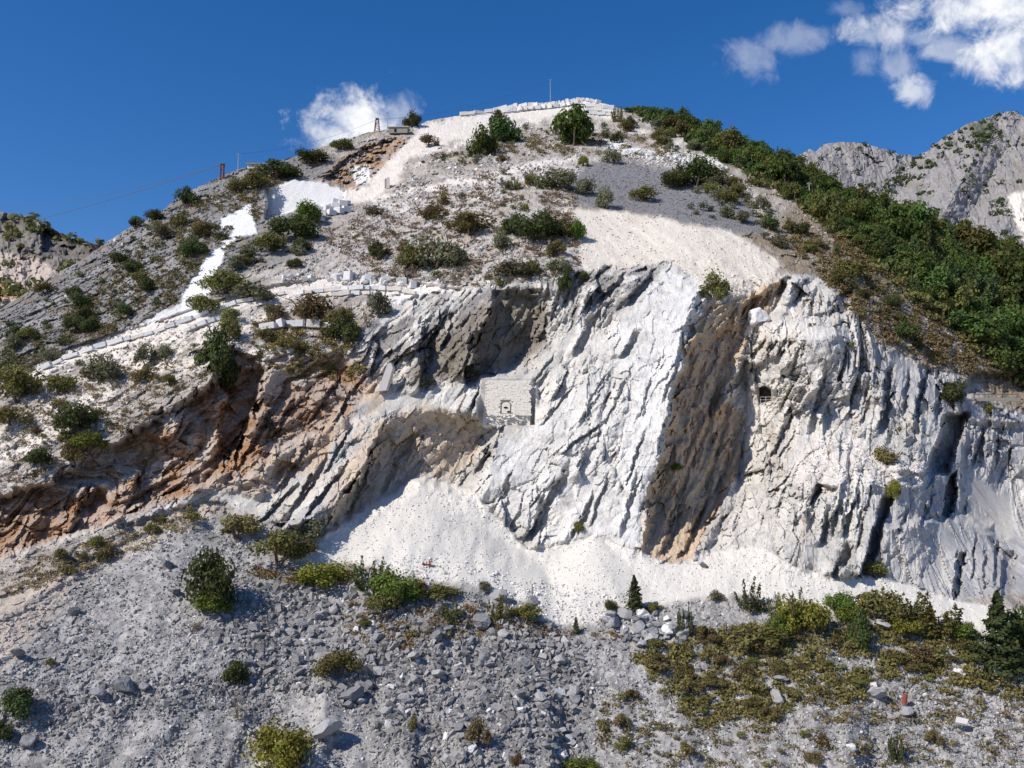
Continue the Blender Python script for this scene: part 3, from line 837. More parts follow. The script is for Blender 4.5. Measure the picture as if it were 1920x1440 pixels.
# cliff: white marble, weathered grey along beds, rust on old faces
ck = cliff
marble = tint((0.565, 0.54, 0.495), 1 + 0.10 * n_fine + 0.15 * (tone2 - .5))
wx = np.interp(U, [300, 600, 900, 1150, 1300, 1500, 1700, 1900], [0.6, 0.5, 0.45, 0.28, 0.2, 0.42, 0.65, 0.7])
paint(ck * sstep(.62, .74, ft1 + .15 * n_str) * .55, tint((0.40, 0.395, 0.385), 1 + .2 * n_fine + .2 * n_str))
paint(ck * sstep(.30, .16, ft1 + .15 * n_str) * .5, tint((0.60, 0.52, 0.41), 1 + .12 * n_fine))
paint(ck * sstep(.70, .8, ft2 + .2 * n_str) * .5, tint((0.36, 0.355, 0.35), 1 + .2 * n_fine))
paint(ck * sstep(.25, .5, fbm(T_ / 0.7, S_ / 7.0, 3, 261)) * .55, tint((0.33, 0.32, 0.31), 1 + .2 * n_fine))
grey_w = sstep(0.62, 0.2, wx * 0 + 0.55 - 0.45 * (wx - 0.35) + 0.5 * n_str + 0.2 * n_mid - 0.25 * (tone1 - .5))
marble = marble * (1 + 0.26 * (ft2 - .5) + 0.18 * (ft1 - .5) + 0.12 * (ft3 - .5))[..., None]
paint(ck, marble)
paint(ck * grey_w * wx * 1.15, tint((0.33, 0.33, 0.335), 1 + 0.25 * n_fine + .15 * n_drip))
paint(ck * sstep(0.15, 0.5, n_str + 0.3 * n_mid) * 0.35 * (1 - bright_slab), tint((0.52, 0.42, 0.30), 1 + 0.2 * n_fine))
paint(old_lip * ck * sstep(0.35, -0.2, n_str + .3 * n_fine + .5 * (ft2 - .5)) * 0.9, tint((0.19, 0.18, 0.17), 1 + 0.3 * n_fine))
paint(cave * ck * 0.85, tint((0.165, 0.14, 0.105), 1 + 0.3 * n_drip + 0.2 * n_fine))  # dark weathered rock, its colour deepened for the overhang's shade
right_old = M([(1640, 640), (1740, 690), (1830, 730), (1930, 780), (1930, 1120), (1780, 1130), (1650, 1080), (1640, 950), (1740, 900), (1760, 800), (1690, 740), (1610, 660)], 18)
paint(right_old * ck * .45, tint((0.42, 0.42, 0.425), 1 + .2 * n_fine + .25 * (ft1 - .5)))
paint(right_old * ck * sstep(-0.15, 0.3, n_drip + 0.5 * n_mid) * 0.8, tint((0.30, 0.30, 0.31), 1 + 0.3 * n_fine + .2 * n_drip))
paint(tan_wall * ck * 0.85, tint((0.50, 0.405, 0.30), 1 + 0.2 * n_str + 0.12 * n_fine))
paint(notch_wall * ck * 0.94, tint((0.53, 0.405, 0.27), 1 + 0.3 * n_str + 0.15 * n_fine))
paint(notch_wall * ck * sstep(0.1, 0.5, fbm(T_ / 2.2, S_ / 16, 3, 240)) * 0.5, tint((0.40, 0.225, 0.11), 1 + 0.2 * n_fine))
paint(notch_wall * ck * sstep(0.1, 0.45, fbm(T_ / 1.2, S_ / 10, 3, 241)) * 0.4, tint((0.19, 0.165, 0.14), 1 + 0.2 * n_fine))
paint(ochre * ck * 0.92, tint((0.37, 0.215, 0.105), 1 + 0.35 * n_mid + 0.25 * n_fine))
paint(ochre_deep * ck * sstep(-0.3, 0.25, n_mid) * 0.85, tint((0.25, 0.12, 0.05), 1 + 0.4 * n_fine + .4 * (oft2 - .5)))  # rust brown, darkened further for the shade of the hollow
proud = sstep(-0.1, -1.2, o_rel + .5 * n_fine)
paint(ochre * ck * sstep(-.1, 1.0, o_rel + .6 * n_mid) * .95, tint((0.29, 0.135, 0.052), 1 + .35 * n_fine + .3 * n_mid))  # iron stain and undercut shade in one colour, where the relief sinks
paint(ochre * ck * proud * (0.7 - 0.3 * ochre_deep), tint((0.47, 0.44, 0.40), 1 + 0.25 * n_fine))  # ribs standing out painted paler, as the lit edges
trans_ = M([(470, 900), (560, 820), (640, 740), (700, 700), (740, 740), (700, 800), (640, 880), (560, 930)], 30)
paint(trans_ * ck * sstep(-.3, .3, n_mid + .6 * (ft2 - .5)) * .7, tint((0.50, 0.36, 0.23), 1 + .25 * n_fine + .2 * n_str))
paint(np.maximum(bright_slab * 0.55, bright_strip) * ck * 0.85, tint((0.69, 0.675, 0.645), 1 + 0.07 * n_fine + .08 * n_str + .14 * (ft2 - .5)))
bench_rub = M([(1390, 630), (1440, 600), (1520, 608), (1560, 636), (1460, 632)], 5)
ledge_rub = M([(1480, 880), (1560, 812), (1640, 850), (1740, 870), (1745, 905), (1680, 920), (1600, 900), (1500, 930)], 8)
paint((bench_rub + ledge_rub) * 0.8, tint((0.66, 0.62, 0.565), 1 + 0.2 * n_fine))
paint(smooth_cut * ck * 0.7, tint((0.56, 0.53, 0.475), 1 + 0.12 * n_drip))
COL = np.clip(COL, 0.02, 0.82)

XX = (U - 960) / FPX * 0
RX, RZ = ray(U, V)
PX_, PY_, PZ_ = RX * YD, YD, RZ * YD
P = np.stack([PX_, PY_, PZ_], -1)
NC = len(cols)


def surf(u, v):
    """point of the hill seen at a photo pixel"""
    ci = np.interp(u, cols, np.arange(NC))
    t_ = np.interp(ci, np.arange(NC), top)
    ri = np.clip((v - t_) / (VBOT - t_), 0, 1) * (NR - 1)
    i0 = np.clip(np.floor(ci).astype(int), 0, NC - 2)
    j0 = np.clip(np.floor(ri).astype(int), 0, NR - 2)
    fi, fj = np.asarray(ci - i0)[..., None], np.asarray(ri - j0)[..., None]
    return (P[j0, i0] * (1 - fi) * (1 - fj) + P[j0, i0 + 1] * fi * (1 - fj) + P[j0 + 1, i0] * (1 - fi) * fj + P[j0 + 1, i0 + 1] * fi * fj)


def sample(field, u, v):
    ci = np.clip(np.searchsorted(cols, u), 0, NC - 1)
    t_ = top[ci]
    ri = np.clip(np.rint((v - t_) / (VBOT - t_) * (NR - 1)).astype(int), 0, NR - 1)
    return field[ri, ci]


# rows behind the skyline fall away; rows below the frame run down to the valley
back = []
for dy in (120.0, 60.0, 28.0, 12.0, 4.0):
    q = P[0].copy()
    q[:, 1] += dy
    q[:, 2] -= dy * 0.55 + 0.4
    back.append(q)
low = []
for dy in (3.0, 8.0, 16.0, 30.0, 50.0):
    q = P[-1].copy()
    q[:, 1] -= dy
    q[:, 2] -= dy * 0.72
    low.append(q)
PA = np.concatenate([np.stack(back), P, np.stack(low)], 0)
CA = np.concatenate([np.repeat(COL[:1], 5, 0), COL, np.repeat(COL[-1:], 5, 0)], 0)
NRA = PA.shape[0]


def pad(a):
    return np.concatenate([np.repeat(a[:1], 5, 0), a, np.repeat(a[-1:], 5, 0)], 0)


# each kind of ground is a sheet of its own; sheets share their border vertices
kind_of = np.zeros(U.shape, int)
for k_, mk in ((1, left_slope), (2, forest), (3, grey_tip), (4, debris_floor), (5, debris_top), (6, cliff), (7, cliff * ochre)):
    kind_of[mk > 0.5] = k_
KA = pad(kind_of)[:-1, :-1]
idx = np.arange(NRA * NC).reshape(NRA, NC)
quads = np.stack([idx[:-1, :-1], idx[1:, :-1], idx[1:, 1:], idx[:-1, 1:]], -1)
M_ROCK = rock_material('bedded_rock')
M_LOOSE = ground_material('loose_rubble', 0.7, 1.6, 0.35)
M_DUST = ground_material('marble_chippings', 0.6, 2.6, 0.16)
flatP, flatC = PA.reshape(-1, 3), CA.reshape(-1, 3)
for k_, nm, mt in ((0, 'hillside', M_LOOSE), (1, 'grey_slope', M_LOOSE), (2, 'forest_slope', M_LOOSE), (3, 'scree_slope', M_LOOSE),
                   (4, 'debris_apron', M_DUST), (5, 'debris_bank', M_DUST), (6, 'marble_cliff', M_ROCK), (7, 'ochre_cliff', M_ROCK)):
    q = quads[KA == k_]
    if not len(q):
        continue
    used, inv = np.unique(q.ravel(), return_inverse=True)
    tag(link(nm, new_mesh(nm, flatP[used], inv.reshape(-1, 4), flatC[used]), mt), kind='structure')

# ------------------------------------------------------------------ valley floor and the far mountains
vg = np.array([(-6000, -3000, -75), (6000, -3000, -75), (6000, 7000, -75), (-6000, 7000, -75)], float)
tag(link('valley_ground', new_mesh('valley_ground', vg, np.array([[0, 1, 2, 3]]), np.full((4, 3), (0.30, 0.28, 0.24))), M_LOOSE), kind='structure')  # valley floor out of view, colour lightened to bounce fill into shadows


def far_ridge(name, sky_pts, vbot, ynear, yfar, step, colour, relief, seed, label_mat):
    """a mountain behind the hill: sheet from its own skyline down behind the hill"""
    p = np.array(sky_pts, float)
    cu = np.arange(p[0, 0], p[-1, 0], step)
    tp = np.interp(cu, p[:, 0], p[:, 1]) + 2.2 * pnoise(cu / 14.0, cu * 0, seed) + 1.2 * pnoise(cu / 5.0, cu * 0, seed + 1)
    nr = int((vbot - tp.min()) / step)
    t = np.linspace(0, 1, nr)
    uu = np.repeat(cu[None], nr, 0)
    vv = tp[None] + t[:, None] * (vbot - tp[None])
    yy = ynear + (yfar - ynear) * ((vbot - vv) / (vbot - tp.min()))
    yy, cc = relief(uu, vv, yy)
    a, b = ray(uu, vv)
    q = np.stack([a * yy, yy, b * yy], -1)
    rows = [q]
    for dy in (40, 150, 500):
        r = q[0].copy()
        r[:, 1] += dy
        r[:, 2] -= dy * 0.6
        rows.insert(0, r[None])
    rows[0], rows[2] = rows[0], rows[2]
    r = q[-1].copy()
    r[:, 2] -= 300
    rows.append(r[None])
    qa = np.concatenate(rows, 0)
    ca = np.concatenate([np.repeat(cc[:1], 3, 0), cc, cc[-1:]], 0)
    n, m = qa.shape[:2]
    ix = np.arange(n * m).reshape(n, m)
    f = np.stack([ix[:-1, :-1], ix[1:, :-1], ix[1:, 1:], ix[:-1, 1:]], -1).reshape(-1, 4)
    o = link(name, new_mesh(name, qa.reshape(-1, 3), f, ca.reshape(-1, 3)), label_mat)
    tag(o, kind='structure')
    return uu, vv, q


M_FAR = ground_material('far_limestone', 0.8, 0.10, 0.2)


def relief_far(u, v, y):
    # spurs and gullies running down to the left
    gul = np.interp(u + (v - 290) * 0.55, [1480, 1540, 1600, 1660, 1725, 1760, 1830, 1880, 1960, 2100], [0, -40, -10, 20, 50, 10, -50, 10, -40, 0])
    d = gul * sstep(200, 330, v)
    a, b = (u - 0.45 * v) / 26.0, (v + 0.3 * u) / 46.0
    d = d + 20 * fbm(a, b, 5, 500, 0.55) + 5 * fbm(u / 7, v / 9, 3, 501)
    f, t1 = facets(a * 1.4, b * 1.2, 510, 1.0, 0.3)
    f2, t2 = facets(a * 4, b * 3.4, 520, 1.0, 0.3)
    d = d + 8 * f + 3.5 * f2
    n = fbm(u / 30, v / 30, 4, 530)
    n2 = fbm(u / 6, v / 6, 3, 531)
    c = np.array((0.27, 0.255, 0.245))[None, None] * (1 + 0.25 * n2 + 0.2 * (t2 - .5))[..., None]

    def pm(mask, col):
        nonlocal c
        c = c * (1 - mask[..., None]) + np.array(col)[None, None] * mask[..., None]
    pm(sstep(0.1, 0.45, n) * 0.5, (0.20, 0.175, 0.13))
    pm(sstep(0.18, 0.4, fbm(u / 14 + v / 60, v / 14, 4, 540)) * 0.3, (0.38, 0.37, 0.36))
    uw, vw = u + 8 * n2, v + 8 * n
    pm(poly_mask(uw, vw, [(1810, 232), (1840, 225), (1870, 235), (1862, 262), (1830, 270)], 8) * 0.8, (0.09, 0.10, 0.05))
    pm(poly_mask(uw, vw, [(1890, 368), (1910, 360), (2000, 362), (2000, 470), (1918, 450), (1900, 410)], 4), (0.72, 0.65, 0.57))
    return y + d, c


FU, FV, FQ = far_ridge('mountain', [(1440, 330), (1478, 300), (1505, 287), (1516, 281), (1530, 284), (1545, 269), (1590, 266), (1625, 270), (1660, 281), (1690, 290), (1722, 292), (1738, 284),
                                    (1750, 271), (1790, 246), (1815, 231), (1832, 228), (1868, 213), (1890, 209), (1906, 209), (1920, 220), (1990, 205), (2080, 260), (2300, 330)],
                       560, 620, 1250, 2.4, None, relief_far, 600, M_FAR)


def relief_left(u, v, y):
    n = fbm(u / 40, v / 40, 4, 620)
    n2 = fbm(u / 8, v / 8, 3, 621)
    a, b = (u + v * .5) / 20.0, (v - .4 * u) / 14.0
    f, t1 = facets(a, b, 630, 1.0, 0.4)
    d = 7 * n + 1.2 * n2 + 1.6 * f
    led = poly_mask(u + 5 * n2, v + 5 * n, [(78, 428), (120, 440), (190, 462), (190, 480), (120, 482), (80, 470)], 4)
    d = d + 9 * led
    c = np.array((0.18, 0.165, 0.145))[None, None] * (1 + 0.3 * n2 + .3 * (t1 - .5))[..., None]

    def pm(mask, col):
        nonlocal c
        c = c * (1 - mask[..., None]) + np.array(col)[None, None] * mask[..., None]
    pm(sstep(0, 0.4, n) * 0.6, (0.17, 0.135, 0.085))
    pm(led * 0.7, (0.16, 0.14, 0.12))
    pm(poly_mask(u + 8 * n2, v + 8 * n, [(-340, 470), (0, 468), (80, 490), (105, 508), (60, 545), (0, 582), (-340, 640)], 6) * 0.85, (0.50, 0.42, 0.36))
    pm(poly_mask(u + 8 * n2, v + 5 * n, [(-340, 520), (0, 532), (46, 542), (40, 556), (0, 560), (-340, 560)], 4) * 0.8, (0.42, 0.21, 0.09))
    return y + d, c


LU, LV, LQ = far_ridge('neighbour_hill', [(-340, 340), (-100, 380), (0, 397), (30, 403), (60, 406), (78, 416), (100, 430), (130, 445), (170, 455), (205, 466), (300, 500)],
                       640, 235, 330, 2.4, None, relief_left, 650, M_FAR)

# ------------------------------------------------------------------ loose stones
rng = np.random.default_rng(11)
CUBE_V = np.array([(-1, -1, -1), (1, -1, -1), (1, 1, -1), (-1, 1, -1), (-1, -1, 1), (1, -1, 1), (1, 1, 1), (-1, 1, 1)], float)
CUBE_F = np.array([(0, 3, 2, 1), (4, 5, 6, 7), (0, 1, 5, 4), (1, 2, 6, 5), (2, 3, 7, 6), (3, 0, 4, 7)])


def rand_rot(n, r):
    q = r.normal(size=(n, 4))
    q /= np.linalg.norm(q, axis=1)[:, None]
    a, b, c, d = q.T
    return np.stack([np.stack([a * a + b * b - c * c - d * d, 2 * (b * c - a * d), 2 * (b * d + a * c)], -1),
                     np.stack([2 * (b * c + a * d), a * a - b * b + c * c - d * d, 2 * (c * d - a * b)], -1),
                     np.stack([2 * (b * d - a * c), 2 * (c * d + a * b), a * a - b * b - c * c + d * d], -1)], 1)


def stones(name, mat, spots, sizes, cols_, r, squash=(1.0, 0.75, 0.5), lift=0.1, jitter=0.32, label_kind='stuff'):
    """angular chips at spots (n,3), half sizes in m, one colour each; a single mesh"""
    n = len(spots)
    v = CUBE_V[None] + r.uniform(-jitter, jitter, (n, 8, 3))
    v[:, 4:, :2] *= r.uniform(0.5, 1.0, (n, 1, 2))
    dims = np.array(squash)[None] * r.uniform(0.65, 1.35, (n, 3)) * sizes[:, None]
    v = v * dims[:, None, :] * 0.62
    v = np.einsum('nij,nkj->nki', rand_rot(n, r), v)
    c = spots + np.array((0, -1.0, 0.9))[None] * (sizes * lift)[:, None]
    v = v + c[:, None, :]
    f = (CUBE_F[None] + (np.arange(n) * 8)[:, None, None]).reshape(-1, 4)
    col = np.repeat(cols_[:, None, :], 8, 1).reshape(-1, 3)
    me = new_mesh(name, v.reshape(-1, 3), f, col)
    return tag(link(name, me, mat), kind=label_kind)


def scatter(poly, n, r, field=None, clump=None, seed=0):
    """n photo positions inside an outline, thinned by a field on the hill and by clumps"""
    p = np.array(poly, float)
    out = []
    got = 0
    for _ in range(60):
        u = r.uniform(p[:, 0].min(), p[:, 0].max(), n)
        v = r.uniform(p[:, 1].min(), p[:, 1].max(), n)
        k = poly_mask(u, v, poly, 6) > r.uniform(0, 1, n)
        ci = np.clip(np.searchsorted(cols, u), 0, NC - 1)
        k &= (v > top[ci] + 2) & (v < VBOT - 2)
        vs_ = np.clip(v, top[ci] + 1, VBOT - 1)
        k &= sample(white_streak + cutp, u, vs_) < 0.35
        if field is not None:
            vv = np.clip(v, top[ci] + 1, VBOT - 1)
            k &= sample(field, u, vv) > r.uniform(0, 1, n)
        if clump:
            k &= sstep(-0.25, 0.3, fbm(u / clump, v / clump, 3, seed)) > r.uniform(0, 1, n)
        out.append(np.stack([u[k], v[k]], 1))
        got += k.sum()
        if got >= n:
            break
    return np.concatenate(out)[:n]


def tones(n, r, base, spread=0.3, white=0.0, white_c=(0.62, 0.61, 0.59)):
    c = np.array(base)[None] * (1 + r.uniform(-spread, spread, (n, 1)))
    w_ = r.uniform(size=n) < white
    c[w_] = np.array(white_c)[None] * r.uniform(0.8, 1.1, (w_.sum(), 1))
    return np.clip(c, 0.02, 0.8)


M_STONE = ground_material('chipped_stone', 0.5, 2.2, 0.22)


def add_stones(name, poly, n, px_lo, px_hi, base, r, power=2.2, **kw):
    sk_ = {k: kw.pop(k) for k in ('squash', 'lift', 'jitter') if k in kw}
    tn = {k: kw.pop(k) for k in ('spread', 'white', 'white_c') if k in kw}
    uv = scatter(poly, n, r, **kw)
    n = len(uv)
    q = surf(uv[:, 0], uv[:, 1])
    px = px_lo + (px_hi - px_lo) * r.uniform(size=n) ** power
    return stones(name, M_STONE, q, px / 2 * q[:, 1] / FPX, tones(n, r, base, **tn), r, **sk_)


FRONT = [(-300, 1330), (-60, 1190), (0, 1160), (140, 1075), (330, 972), (400, 965), (480, 1030), (560, 1072), (690, 1075), (800, 1095), (900, 1108), (1000, 1135), (1010, 1175), (1090, 1178),
         (1200, 1142), (1380, 1118), (1500, 1155), (1700, 1195), (1980, 1240), (2225, 1260), (2225, 1496), (-300, 1496)]
BLOCKY = [(560, 1090), (700, 1110), (900, 1160), (1080, 1180), (1110, 1300), (1090, 1440), (900, 1496), (760, 1440), (640, 1310), (450, 1285), (400, 1180), (460, 1090)]
add_stones('scree_stones', FRONT, 24000, 3.0, 9, (0.37, 0.35, 0.325), rng, power=2.3, white=0.14, spread=0.45)
add_stones('scree_stones', FRONT, 11000, 4, 15, (0.30, 0.285, 0.265), rng, power=3.2, field=1 - .85 * streak, clump=70, seed=5, white=0.07, spread=0.4)
add_stones('scree_rocks', BLOCKY, 5200, 6, 25, (0.265, 0.252, 0.238), rng, power=2.6, field=1 - .7 * streak, white=0.05, spread=0.35)
add_stones('scree_rocks', [(0, 1330), (120, 1300), (330, 1260), (480, 1290), (600, 1400), (420, 1330), (200, 1360), (0, 1420)], 900, 5, 18, (0.25, 0.243, 0.238), rng, power=2, spread=0.3)
FLOOR = [(545, 1055), (640, 990), (778, 905), (800, 905), (885, 925), (985, 1035), (1110, 1010), (1200, 1035), (1262, 1064), (1330, 1040),
         (1420, 1024), (1500, 1070), (1560, 1092), (1655, 1084), (1790, 1128), (1940, 1165), (1940, 1205), (1800, 1185),
         (1650, 1165), (1480, 1140), (1380, 1120), (1200, 1145), (1090, 1178), (1010, 1174), (1000, 1130), (900, 1100), (800, 1085), (690, 1060)]
add_stones('marble_chips', FLOOR, 6500, 1.8, 6.5, (0.68, 0.645, 0.585), rng, power=3.4, spread=0.12)
add_stones('marble_chips', [(690, 1060), (800, 1040), (1000, 1090), (1200, 1110), (1090, 1172), (1010, 1170), (940, 1110), (800, 1090)], 700, 4, 11, (0.66, 0.64, 0.60), rng, power=2.4, spread=0.25)
TOPB = [(1040, 398), (1215, 408), (1262, 420), (1375, 440), (1466, 502), (1395, 556), (1340, 570), (1260, 490), (1180, 503), (1090, 515), (1085, 460)]
add_stones('marble_chips', TOPB, 1300, 1.8, 8, (0.69, 0.625, 0.54), rng, power=3.6, spread=0.2)
HILL = [(560, 500), (640, 420), (720, 380), (800, 300), (900, 260), (1000, 240), (1150, 270), (1100, 300), (1060, 360), (1080, 395), (1090, 515), (1000, 528), (880, 540), (700, 540), (540, 535)]
add_stones('hillside_rubble', HILL, 5200, 3, 12, (0.38, 0.36, 0.335), rng, power=2.6, spread=0.4, white=0.18, clump=50, seed=9, white_c=(0.7, .68, .65))
add_stones('hillside_rubble', [(60, 700), (290, 630), (440, 590), (700, 570), (700, 600), (500, 650), (400, 690), (150, 830), (0, 930), (-20, 860)], 2200, 3, 11, (0.56, 0.51, 0.45), rng, power=2.4, spread=0.3)
add_stones('hillside_rubble', [(1120, 280), (1200, 285), (1300, 290), (1370, 330), (1420, 372), (1380, 340), (1290, 318), (1160, 296)], 900, 3, 10, (0.55, 0.53, 0.50), rng, power=2.2, spread=0.3)
add_stones('grey_scree', [(1100, 312), (1160, 296), (1300, 330), (1400, 370), (1440, 440), (1380, 434), (1262, 412), (1215, 400), (1150, 392), (1080, 380)], 2600, 2.5, 6, (0.23, 0.225, 0.23), rng, power=2, spread=0.3)
add_stones('grey_slope_rocks', [(0, 600), (200, 462), (345, 372), (560, 300), (480, 400), (400, 500), (260, 620), (70, 690), (-20, 720)], 3800, 3, 10, (0.27, 0.26, 0.25), rng, power=2.2, spread=0.35, white=0.04)
add_stones('heath_rocks', [(1440, 440), (1500, 380), (1560, 430), (1760, 600), (1900, 710), (1800, 705), (1640, 640), (1540, 525)], 2200, 3, 9, (0.32, 0.30, 0.28), rng, power=2.4, spread=0.35)
add_stones('ledge_rubble', [(1480, 880), (1560, 815), (1640, 850), (1740, 870), (1745, 905), (1680, 920), (1600, 900), (1500, 930)], 700, 3, 12, (0.60, 0.57, 0.53), rng, power=2.4, spread=0.25)
add_stones('ledge_rubble', [(0, 1040), (180, 985), (400, 930), (440, 950), (330, 975), (140, 1060), (0, 1110)], 700, 3, 10, (0.50, 0.44, 0.37), rng, power=2.4, spread=0.25)


# single boulders: twelve rock shapes, shared by the boulders that look alike
def rock_mesh(seed, squash=(1, .8, .62)):
    r = np.random.default_rng(seed)
    # a cut lump: icosphere chopped by random planes
    import bmesh
    bm = bmesh.new()
    bmesh.ops.create_icosphere(bm, subdivisions=3, radius=1.0)
    v = np.array([q.co[:] for q in bm.verts])
    f = np.array([[q.index for q in fc.verts] for fc in bm.faces])
    bm.free()
    for _ in range(11):
        nrm = r.normal(size=3)
        nrm /= np.linalg.norm(nrm)
        d = r.uniform(0.5, 0.8)
        k = v @ nrm
        v = v - np.where(k > d, k - d, 0)[:, None] * nrm[None]
    v *= np.array(squash)[None]
    v += 0.02 * r.normal(size=v.shape)
    # weld nothing, keep cheap: drop to the shape's own hull facets
    return v, f


def rock_data(name, seed, squash, col):
    v, f = rock_mesh(seed, squash)
    me = bpy.data.meshes.new(name)
    r = np.random.default_rng(seed + 50)
    c = np.clip(np.array(col)[None] * (1 + r.uniform(-.08, .08, (len(v), 1))), 0, .85)
    return new_mesh(name, v, f, c)


GREY_ROCKS = [rock_data('boulder', 40 + i, sq, c) for i, (sq, c) in enumerate([
    ((1, .8, .62), (.25, .25, .255)), ((1, .7, .4), (.21, .21, .215)), ((1, .9, .75), (.31, .305, .30)), ((1, .6, .3), (.24, .24, .25)),
    ((1, .75, .55), (.19, .19, .195)), ((.9, .9, .5), (.36, .355, .35)), ((1, .5, .4), (.27, .265, .265))])]
WHITE_ROCKS = [rock_data('boulder', 60 + i, sq, c) for i, (sq, c) in enumerate([
    ((1, .8, .7), (.68, .665, .64)), ((1, .75, .5), (.62, .61, .60)), ((.9, .85, .8), (.70, .69, .67)), ((1, .6, .5), (.66, .63, .59))])]
for me in GREY_ROCKS + WHITE_ROCKS:
    me.materials.append(M_STONE)


def place_rock(me, name, u, v, wpx, label, group=None, rot=None, r=rng, sink=0.25, cat='boulder', tall=1.0):
    q = surf(np.array([float(u)]), np.array([float(v)]))[0]
    s = wpx / 2 * q[1] / FPX
    o = bpy.data.objects.new(name, me)
    C.objects.link(o)
    o.location = (q[0], q[1] - s * 0.35, q[2] + s * (0.55 - sink) * tall)
    o.scale = (s, s, s * tall)
    o.rotation_euler = rot if rot is not None else (r.uniform(-.5, .5), r.uniform(-.5, .5), r.uniform(0, 6.28))
    tag(o, label, cat, group)
    return o


for (u, v, wpx, k, lab) in [
        (238, 1292, 54, 0, 'largest grey boulder on the lower left scree, pale and rounded with a dark right side'),
        (186, 1303, 50, 3, 'flat dark slab leaning against the left of the largest boulder'),
        (275, 1290, 30, 0, 'upright grey block close to the right of the largest boulder'),
        (140, 1150, 34, 4, 'dark lone boulder high on the pale left scree'),
        (60, 1392, 42, 0, 'rounded grey boulder near the bottom left corner'),
        (316, 1062, 36, 1, 'flat dark slab left of the tall scree bush'),
        (330, 1112, 28, 1, 'small dark flat stone below left of the tall scree bush'),
        (38, 1230, 44, 3, 'long thin dark slab lying at the left edge of the scree'),
        (612, 1376, 74, 5, 'wide pale block right of the yellow green bush at the bottom'),
        (664, 1308, 62, 1, 'big tilted slab among the blocky rocks below the scree bush'),
        (690, 1290, 40, 4, 'dark block behind the big tilted slab in the blocky rocks'),
        (905, 1172, 54, 1, 'dark slab lying along the top edge of the blocky scree'),
        (820, 1196, 40, 4, 'dark overhanging rock near the top of the blocky scree'),
        (806, 1226, 20, 4, 'small dark wedge of rock under the dark overhanging rock'),
        (1655, 1178, 42, 5, 'flat pale grey slab between the bushes by the fence posts'),
        (1465, 1277, 40, 3, 'thin leaning grey slab in the gully through the right heath'),
        (1458, 1310, 34, 2, 'rounded grey boulder low in the gully through the right heath'),
        (1640, 1305, 44, 5, 'wide pale rock at the lower edge of the heath left of the rusty drum'),
        (1697, 1336, 26, 2, 'grey rock just below the rusty drum'),
        (1000, 1130, 30, 1, 'flat grey boulder at the foot of the white chippings by the iron stake'),
        (935, 1120, 34, 2, 'pale boulder at the lower edge of the white chippings'),
        (1318, 1062, 24, 1, 'lone grey stone on the white chippings below the notch')]:
    place_rock(GREY_ROCKS[k], 'boulder', u, v, wpx, lab)
for (u, v, wpx, k, lab) in [
        (884, 1406, 24, 1, 'white squarish stone at the bottom of the blocky scree'),
        (1052, 1418, 30, 3, 'long white stone near the bottom edge right of the blocky scree'),
        (668, 1182, 16, 0, 'small white stone below the bright green edge bush'),
        (1636, 1287, 26, 3, 'white elongated rock in the heath, left of the rusty drum'),
        (1868, 1262, 36, 3, 'long white rock under the big conifer'),
        (1796, 1262, 26, 1, 'white rock on the heath left of the big conifer'),
        (1594, 1402, 24, 0, 'white rock alone on the lower right grey scree'),
        (1283, 1330, 9, 0, 'tiny white stone on the grey scree left of the heath'),
        (1420, 605, 46, 0, 'big white boulder perched on the ledge above the notch')]:
    place_rock(WHITE_ROCKS[k], 'boulder', u, v, wpx, lab, tall=1.3 if u == 1420 else 1.0)
# the big blocks tipped at the end of the white floor
uv = scatter([(1120, 1152), (1180, 1146), (1290, 1150), (1300, 1190), (1270, 1215), (1180, 1208), (1140, 1190)], 58, rng)
for i, (u, v) in enumerate(uv):
    place_rock((GREY_ROCKS + WHITE_ROCKS[:2])[int(rng.integers(0, 9))], 'boulder', u, v, rng.uniform(14, 36), 'grey block in the heap tipped at the edge of the white floor', 'blocks heaped at the edge of the white floor')
uv = scatter([(700, 1110), (900, 1160), (1080, 1185), (1110, 1300), (1060, 1440), (800, 1440), (640, 1310), (470, 1290), (420, 1180), (560, 1110)], 150, rng)
for i, (u, v) in enumerate(uv):
    place_rock(GREY_ROCKS[int(rng.integers(0, 7))], 'boulder', u, v, 16 + 18 * rng.uniform() ** 1.8, 'grey angular boulder lying among the blocky scree in the lower middle', 'boulders of the blocky scree')
uv = scatter([(1125, 268), (1150, 266), (1200, 284), (1290, 288), (1350, 304), (1378, 335), (1330, 328), (1260, 303), (1160, 293)], 70, rng)
for i, (u, v) in enumerate(uv):
    place_rock(WHITE_ROCKS[int(rng.integers(0, 4))], 'boulder', u, v, rng.uniform(7, 15), 'white boulder in the rockfall below the summit on its right', 'white boulders of the summit rockfall')


# ------------------------------------------------------------------ cut marble blocks
def block_mesh(seed, col):
    r = np.random.default_rng(seed)
    import bmesh
    bm = bmesh.new()
    bmesh.ops.create_cube(bm, size=2.0)
    bmesh.ops.bevel(bm, geom=bm.edges[:], offset=0.09, segments=1, affect='EDGES')
    v = np.array([q.co[:] for q in bm.verts])
    v = v + r.uniform(-.05, .05, v.shape)
    tr = [[q.index for q in fc.verts] for fc in bm.faces]
    bm.free()
    fs = []
    for f in tr:
        for k in range(1, len(f) - 1):
            fs.append((f[0], f[k], f[k + 1]))
    c = np.clip(np.array(col)[None] * (1 + r.uniform(-.05, .05, (len(v), 1))), 0, .85)
    me = new_mesh('marble_block', v, np.array(fs), c)
    me.materials.append(M_STONE)
    return me


BLOCKS = [block_mesh(80 + i, c) for i, c in enumerate([(.70, .69, .675), (.64, .64, .64), (.74, .72, .69), (.58, .59, .60), (.68, .63, .56)])]


